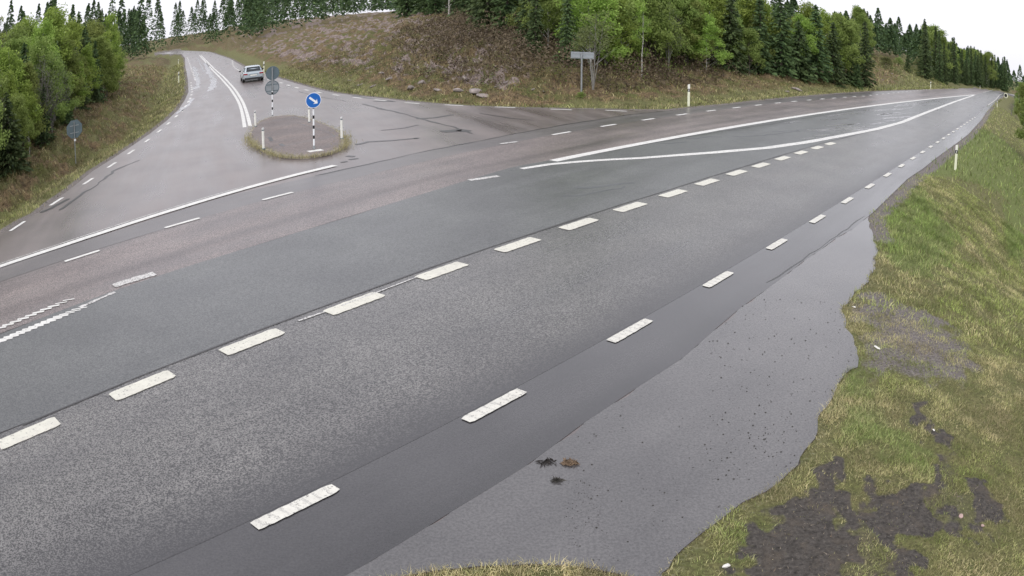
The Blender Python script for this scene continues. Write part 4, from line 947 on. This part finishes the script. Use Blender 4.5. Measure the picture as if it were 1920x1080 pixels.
T = dict(
    spruce=[spr(5, 1.35, 1, sprig=.15), spr(5, 1.15, 2, sprig=.15), spr(5, 1.6, 3, sprig=.17)],
    tall=[spr(13, 2.5, 11, sprig=.34), spr(13, 2.1, 12, sprig=.33), spr(13, 2.9, 13, sprig=.36, base=.1)],
    birch=[kind_(*leafy(5, 1, 21 + i, 8000, .062, limbs=30, spread=.27, base0=.04, trunk_r=.04, clr=.46), LEAF_BIRCH, BARKB, 5) for i in range(3)],
    green=[kind_(*leafy(5, 1, 31 + i, 8000, .07, limbs=32, spread=.30, base0=.03, trunk_r=.045, clr=.5), LEAF_MID, BARKD, 5) for i in range(3)],
    high=[kind_(*leafy(12, 1, 41 + i, 12000, .15, limbs=38, spread=.25, base0=.12, trunk_r=.13, clr=1.0), LEAF_MID if i else LEAF_BIRCH, BARKB, 12) for i in range(3)],
    bare=[kind_(*leafy(4, 1, 51 + i, 2600, .055, limbs=9, spread=.30, stems=7, base0=.3, trunk_r=.035, clr=.4, asp=.16), LEAF_TWIG, BARKG, 4) for i in range(2)],
    sallow=[kind_(*leafy(5, 1, 61, 2600, .06, limbs=7, spread=.34, stems=9, base0=.45, trunk_r=.045, clr=.4), LEAF_OLIVE, BARKG, 5)],
    bush=[kind_(*leafy(1.5, 1, 71 + i, 2600, .045, limbs=7, spread=.5, stems=6, base0=.1, trunk_r=.02, clr=.3), LEAF_OLIVE if i else LEAF_MID, BARKD, 1.5) for i in range(3)],
    slender=[kind_(*leafy(6, 1, 81, 1500, .06, limbs=11, spread=.16, base0=.45, trunk_r=.05, clr=.34), LEAF_BIRCH, BARKB, 6)],
)
NAMES = dict(spruce='spruce_tree', tall='spruce_tree', birch='birch_tree', green='leafy_tree', high='tall_leafy_tree', bare='bare_shrub', sallow='sallow_tree', bush='bush', slender='birch_tree')
CATS = dict(spruce='tree', tall='tree', birch='tree', green='tree', high='tree', bare='shrub', sallow='tree', bush='bush', slender='tree')
def plant(kd, var, loc, h, wide=1., rz=None, label=None, group=None):
    crown, trunk, h0 = T[kd][var % len(T[kd])]; s = h / h0
    root = empty(NAMES[kd], tuple(loc), random.random() * 6.28 if rz is None else rz, label=label, cat=CATS[kd], group=group); root.scale = (s * wide, s * wide, s)
    for nm, me in (('crown', crown), ('trunk', trunk)):
        o = bpy.data.objects.new(nm, me); COL.objects.link(o); o.parent = root
    return root
def at_px(kd, var, px, py, top=None, h=None, wide=1., label=None, group=None):
    p = hit(px, py)
    if top is not None: h = max(.4, top_h(p, (px, top)))
    p[2] -= .05; return plant(kd, var, p, h, wide, label=label, group=group)
# left forest, front row one by one
for a in (('green', 1, -22, 352, None, 4.6, 1.0, 'dull green tree half cut by the left edge of the picture'),
          ('spruce', 2, 18, 318, None, 3.4, 1.25, 'dark low spruce at the front left corner of the forest'),
          ('green', 0, 40, 300, 178, None, .9, 'mid green young tree leaning out over the grass at the left edge'),
          ('birch', 1, 56, 287, 150, None, .8, 'bright yellow green sapling between dark spruces at the far left'),
          ('spruce', 1, 84, 268, 160, None, 1.1, 'dark spruce behind and left of the octagonal sign'),
          ('bare', 0, 98, 250, 120, None, .9, 'grey brown leafless shrub among the spruces left of the octagonal sign'),
          ('spruce', 2, 112, 232, 135, None, 1.2, 'mid green spruce directly above the octagonal sign'),
          ('birch', 0, 141, 208, 114, None, 1.1, 'bright green birch with a round crown in the front row of the left forest'),
          ('green', 2, 126, 216, 140, None, .9, 'dull green low tree left of the bright round birch'),
          ('spruce', 1, 180, 192, 150, None, 1.35, 'small very dark spruce right of the bright round birch'),
          ('bare', 1, 200, 182, 112, None, 1.1, 'grey leafless shrub right of the small dark spruce'),
          ('green', 1, 222, 158, 108, None, 1.0, 'green bush at the right end of the left forest'),
          ('bare', 0, 214, 172, 130, None, 1.0, 'low grey twiggy shrub at the foot of the right end of the left forest'),
          ('bush', 0, 160, 198, 176, None, 1.2, 'low dark bush at the foot of the bright round birch'),
          ('bush', 1, 104, 246, 222, None, 1.2, 'low brownish bush at the foot of the leafless shrub')):
    at_px(a[0], a[1], a[2], a[3], a[4], a[5], a[6], a[7])
def forest(n, az0, az1, sd0, sd1, d0, d1, reg, kinds, hr, label, group, mind=1.4, seed=5, edge=None, depth=99):
    """trees standing at random behind a forest edge"""
    rng = np.random.default_rng(seed); got = []
    tries = 0
    while len(got) < n and tries < 60:
        tries += 1
        a = np.radians(rng.uniform(az0, az1, 400)); D = rng.uniform(d0, d1, 400); P = np.stack([D * np.sin(a), D * np.cos(a)], 1)
        d = pdist(P, OUT); s = np.where(inside(P, OUT), -d, d); m = (s > sd0) & (s < sd1) & (region(P) == reg)
        if edge is not None: De = np.interp(np.degrees(a), edge[0], edge[1]); m &= (D > De + .6) & (D < De + depth)
        for p in P[m]:
            if len(got) >= n: break
            if all((p[0] - q[0]) ** 2 + (p[1] - q[1]) ** 2 > mind ** 2 for q in got): got.append(p)
    sp_ = max(1e-6, az1 - az0); D_ = [float(np.hypot(*p)) for p in got]; dm = float(np.median(D_)) if D_ else 0
    for i, p in enumerate(got):
        kd = kinds[int(rng.integers(len(kinds)))]; z = height(p)[0]
        plant(kd, int(rng.integers(3)), (p[0], p[1], z - .05), rng.uniform(*hr), rng.uniform(.85, 1.2), rng.random() * 6.28, label[kd] + (', nearer rows' if D_[i] < dm else ', rear rows'), group)
LBL = lambda where: dict(spruce='dark young spruce ' + where, tall='tall dark spruce ' + where, birch='fresh green birch ' + where, green='dull green leafy tree ' + where, high='tall leafy tree ' + where, bare='leafless grey shrub ' + where, bush='low bush ' + where)
def edge_of(px): h_ = np.array([hit(*p)[:2] for p in px]); return np.degrees(np.arctan2(h_[:, 0], h_[:, 1])), np.hypot(h_[:, 0], h_[:, 1])
EDL = edge_of([(-40, 356), (18, 318), (60, 290), (100, 256), (141, 212), (185, 194), (222, 166), (240, 142), (246, 118)])
KL = ['spruce', 'birch', 'birch', 'green', 'birch', 'bare', 'green', 'green']
forest(46, -54, -30.0, 4, 60, 20, 90, 1, KL, (3.6, 5.5), LBL('at the edge of the left forest'), 'trees at the edge of the left forest', 1.1, 5, (EDL[0], EDL[1] + 1.2), 5)
forest(70, -56, -29.5, 4, 60, 20, 110, 1, KL, (5.5, 8.5), LBL('deep in the left forest'), 'trees of the left forest', 1.5, 15, (EDL[0], EDL[1] + 6), 18)
forest(46, -60, -27, 26, 70, 55, 140, 1, ['tall', 'high', 'high'], (9, 12), LBL('high at the back of the left forest'), 'trees of the left forest', 2.5, 6)
# middle: things one can point at
for a in (('sallow', 0, 1112, 168, None, 4.6, 1.0, 'many stemmed grey sallow just right of the tall signpost'),
          ('bush', 0, 1088, 184, 169, None, 1.3, 'small dark bush at the foot of the tall signpost'),
          ('slender', 0, 1203, 143, None, 5.0, 1.0, 'slender birch with a pale trunk and bright leaves above the brown brush'),
          ('bare', 1, 1253, 130, None, 5.0, .8, 'dark grey forked leafless tree left above the banded post'),
          ('birch', 2, 1325, 134, None, 4.6, 1.25, 'bright green leafy tree above and right of the banded post'),
          ('green', 0, 1290, 126, None, 5.5, 1.2, 'dull green tree behind the banded post'),
          ('green', 1, 1228, 122, None, 5.5, 1.1, 'dull green tree just right of the slender birch'),
          ('birch', 0, 1152, 124, None, 5.0, 1.0, 'light green birch between the sallow and the slender birch'),
          ('spruce', 0, 1370, 134, None, 6.5, 1.1, 'dark spruce at the left end of the dark spruce row'),
          ('green', 2, 1405, 142, None, 4.0, 1.3, 'green bushy tree in front of the dark spruce row'),
          ('tall', 1, 1424, 138, None, 7.5, 1.3, 'second dark spruce of the row from the left'),
          ('tall', 0, 1464, 142, None, 8., 1.3, 'third dark spruce of the row from the left'),
          ('spruce', 2, 1497, 148, None, 5.5, 1.3, 'short broad dark spruce in the middle of the row'),
          ('tall', 2, 1530, 151, None, 7.5, 1.3, 'tall dark spruce in the middle of the row'),
          ('spruce', 1, 1562, 156, None, 6.0, 1.3, 'short dark spruce in the right half of the row'),
          ('tall', 1, 1590, 158, None, 7., 1.35, 'tall dark spruce second from the right end of the row'),
          ('tall', 0, 1622, 164, None, 7.5, 1.15, 'tall dark spruce ending the row where the green bank begins'),
          ('spruce', 0, 1606, 165, None, 3.0, 1.3, 'small dark spruce at the foot of the right end of the row'),
          ('spruce', 1, 1702, 134, None, 3.4, 1.1, 'small dark spruce standing alone on the green bank'),
          ('bush', 1, 1722, 128, None, 2.2, 1.3, 'pale green bush right of the lone small spruce'),
          ('bush', 2, 1745, 140, None, 1.7, 1.5, 'olive bush on the slope of the green bank'),
          ('bush', 1, 1768, 146, None, 1.8, 1.5, 'olive bush low on the green bank beside the dark forest'),
          ('bush', 2, 1662, 128, None, 2.0, 1.4, 'light green bush at the left end of the green bank'),
          ('bush', 0, 1684, 122, None, 1.6, 1.4, 'green bush behind the left end of the green bank'),
          ('tall', 0, 1812, 160, None, 7.0, 1.1, 'mid sized spruce in front of the dark forest at the far right'),
          ('spruce', 2, 1834, 161, None, 5.0, 1.2, 'smaller spruce right of the mid sized spruce before the dark forest')):
    at_px(a[0], a[1], a[2], a[3], a[4], a[5], a[6], a[7])
EDM = edge_of([(940, 112), (1000, 118), (1080, 130), (1150, 126), (1250, 126), (1330, 128), (1400, 138), (1530, 151), (1640, 164)])
forest(56, 0, 24.5, 3, 60, 40, 110, 2, ['tall', 'green', 'high', 'green', 'spruce', 'birch'], (4.5, 7.5), LBL('in the wood above the brown brush'), 'trees above the brush', 1.6, 8, EDM, 9)
forest(40, -2, 17, 3, 90, 50, 130, 2, ['tall', 'high', 'tall'], (8, 11), LBL('in the wood high behind the brown brush'), 'trees high behind the brush', 2.4, 18, (EDM[0], EDM[1] + 9), 25)
forest(40, -18, 2, 26, 60, 70, 130, 2, ['tall', 'high', 'tall'], (10, 14), LBL('in the wood on top of the rocky slope'), 'trees on top of the slope', 3.0, 9)
forest(110, 30.2, 40.5, 4, 60, 105, 260, 2, ['tall', 'tall', 'high'], (8.5, 11.5), LBL('in the wood beyond the far bend'), 'trees beyond the far bend', 2.0, 10)
forest(26, 24.5, 31, 18, 60, 80, 150, 2, ['tall', 'tall', 'high'], (7, 10), LBL('in the wood behind the green bank'), 'trees behind the green bank', 3.0, 12)
# right side of the road
for a in (('high', 1, 1934, 310, None, 6.5, .95, 'large leafy tree nearest at the right edge of the picture'),
          ('high', 2, 1921, 250, None, 6.5, .9, 'leafy tree at the right edge above the green verge'),
          ('green', 0, 1905, 222, None, 3.0, 1.0, 'dark green bush behind the verge at the right edge'),
          ('bare', 0, 1896, 216, None, 2.2, 1.5, 'brown twiggy shrub at the top of the right verge'),
          ('green', 1, 1912, 200, None, 6.0, 1.1, 'green tree closing the view at the far right end of the road')):
    at_px(a[0], a[1], a[2], a[3], a[4], a[5], a[6], a[7])
forest(40, 40.2, 62, 10, 30, 40, 190, 0, ['high', 'green', 'tall', 'high'], (5, 9), LBL('in the wood right of the main road'), 'trees right of the main road', 2.5, 13)
# brush and heather between the roads, beyond counting
def brush(name, n, az0, az1, d0, d1, sd0, sd1, reg, hgt, leaf, mat, seed, thr=(.35, .5), fs=.45, **k):
    rng = np.random.default_rng(seed); P = scatter(n, az0, az1, d0, d1); d = pdist(P, OUT); s = np.where(inside(P, OUT), -d, d)
    cl = fbm(P[:, 0] * fs, P[:, 1] * fs, seed, 3); c2 = fbm(P[:, 0] * 1.9, P[:, 1] * 1.9, seed + 3, 2)
    m = (s > sd0) & (s < sd1) & (region(P) == reg) & (rng.random(n) < sstep(*thr, cl)); P, s, cl, c2 = P[m], s[m], cl[m], c2[m]
    azd = np.degrees(np.arctan2(P[:, 0], P[:, 1])); fe = (azd - az0 > 5 * rng.random(len(P)) * cl * 2) & (az1 - azd > 4 * rng.random(len(P)) * cl * 2); P, s, cl, c2 = P[fe], s[fe], cl[fe], c2[fe]
    top = hgt * sstep(thr[0], .75, cl) * (.35 + 1.3 * c2) * sstep(sd0, sd0 + 1.5, s); z = height(P) + top * rng.random(len(P)) ** .6
    V, F = quads(np.concatenate([P, z[:, None]], 1), leaf * rng.uniform(.6, 1.2, len(P)), rng, asp=.45)
    K = np.clip(.45 + (c2 - .5) * 1.2 + rng.normal(0, .2, len(P)), 0, 1)
    return tag(np_mesh(name, V, F, mat, {'Col': np.repeat(K, 4)[:, None] * np.ones(3)}), kind='stuff', **k)
brush('heather', 110000, -9, 17, 42, 85, 4.5, 60, 2, 1.5, .09, LEAF_BROWN, 101, (.25, .42), label='brown heather and brush above the grass strip', cat='undergrowth')
brush('undergrowth', 40000, 2, 30, 42, 100, 6, 40, 2, 1.6, .10, LEAF_MID, 102, (.4, .55), label='dark green undergrowth at the foot of the trees', cat='undergrowth')
brush('heather', 60000, -20, 4, 38, 75, 2.5, 40, 2, .6, .05, LEAF_BROWN, 103, (.46, .56), .9, label='low heather between the rocks of the cutting', cat='undergrowth')
brush('undergrowth', 60000, -20, 6, 36, 72, 1.8, 30, 2, .6, .05, LEAF_OLIVE, 106, (.54, .62), .8, label='green low shrubs between the rocks of the cutting', cat='undergrowth')
brush('heather', 60000, -54, -22, 24, 75, 3.5, 15, 1, .5, .05, LEAF_BROWN, 104, (.46, .58), .8, label='brown heather on the slope before the left forest', cat='undergrowth')
brush('undergrowth', 22000, 23, 36, 60, 150, 5, 40, 2, 1.1, .16, LEAF_OLIVE, 105, (.42, .55), .25, label='light green shrubs on the far bank', cat='undergrowth')
brush('undergrowth', 16000, 40, 60, 30, 110, 7, 14, 0, 1.2, .11, LEAF_MID, 107, (.4, .52), .3, label='low scrub along the foot of the right trees', cat='undergrowth')
# the far-off wood
rng = np.random.default_rng(77); VV, FF, KK = [], [], []; off = 0
for i in range(900):
    a = R(rng.uniform(-180, 180)) if i < 160 else R(rng.uniform(-60, 60)); D = rng.uniform(150, 330) if i >= 160 else rng.uniform(60, 120)
    if i < 160 and abs(math.degrees(a)) < 75: continue
    p = np.array([[D * math.sin(a), D * math.cos(a)]])
    if pdist(p, OUT)[0] < 6 or inside(p, OUT)[0]: continue
    z0 = height(p)[0]; h = rng.uniform(9, 17) * (.62 if math.degrees(a) > 18 else 1); n = 420; f = rng.random(n) ** .8; rr_ = 2.8 * (1 - f) ** .8 * rng.random(n) ** .4; b = rng.random(n) * 6.28
    C = np.stack([p[0, 0] + rr_ * np.cos(b), p[0, 1] + rr_ * np.sin(b), z0 + h * (.08 + .92 * f)], 1)
    V, F = quads(C, .42 * rng.uniform(.6, 1.2, n), rng, asp=.5, dirs_=np.stack([np.cos(b), np.sin(b), -.5 + 0 * b], 1)); VV.append(V); FF.append(F + off); off += len(V); KK.append(np.clip(rng.normal(.35, .2, n), 0, 1))
tag(np_mesh('distant_forest', np.concatenate(VV), np.concatenate(FF), LEAF_DARK, {'Col': np.repeat(np.concatenate(KK), 4)[:, None] * np.ones(3)}), kind='stuff', label='dark conifer wood closing the horizon', cat='forest')
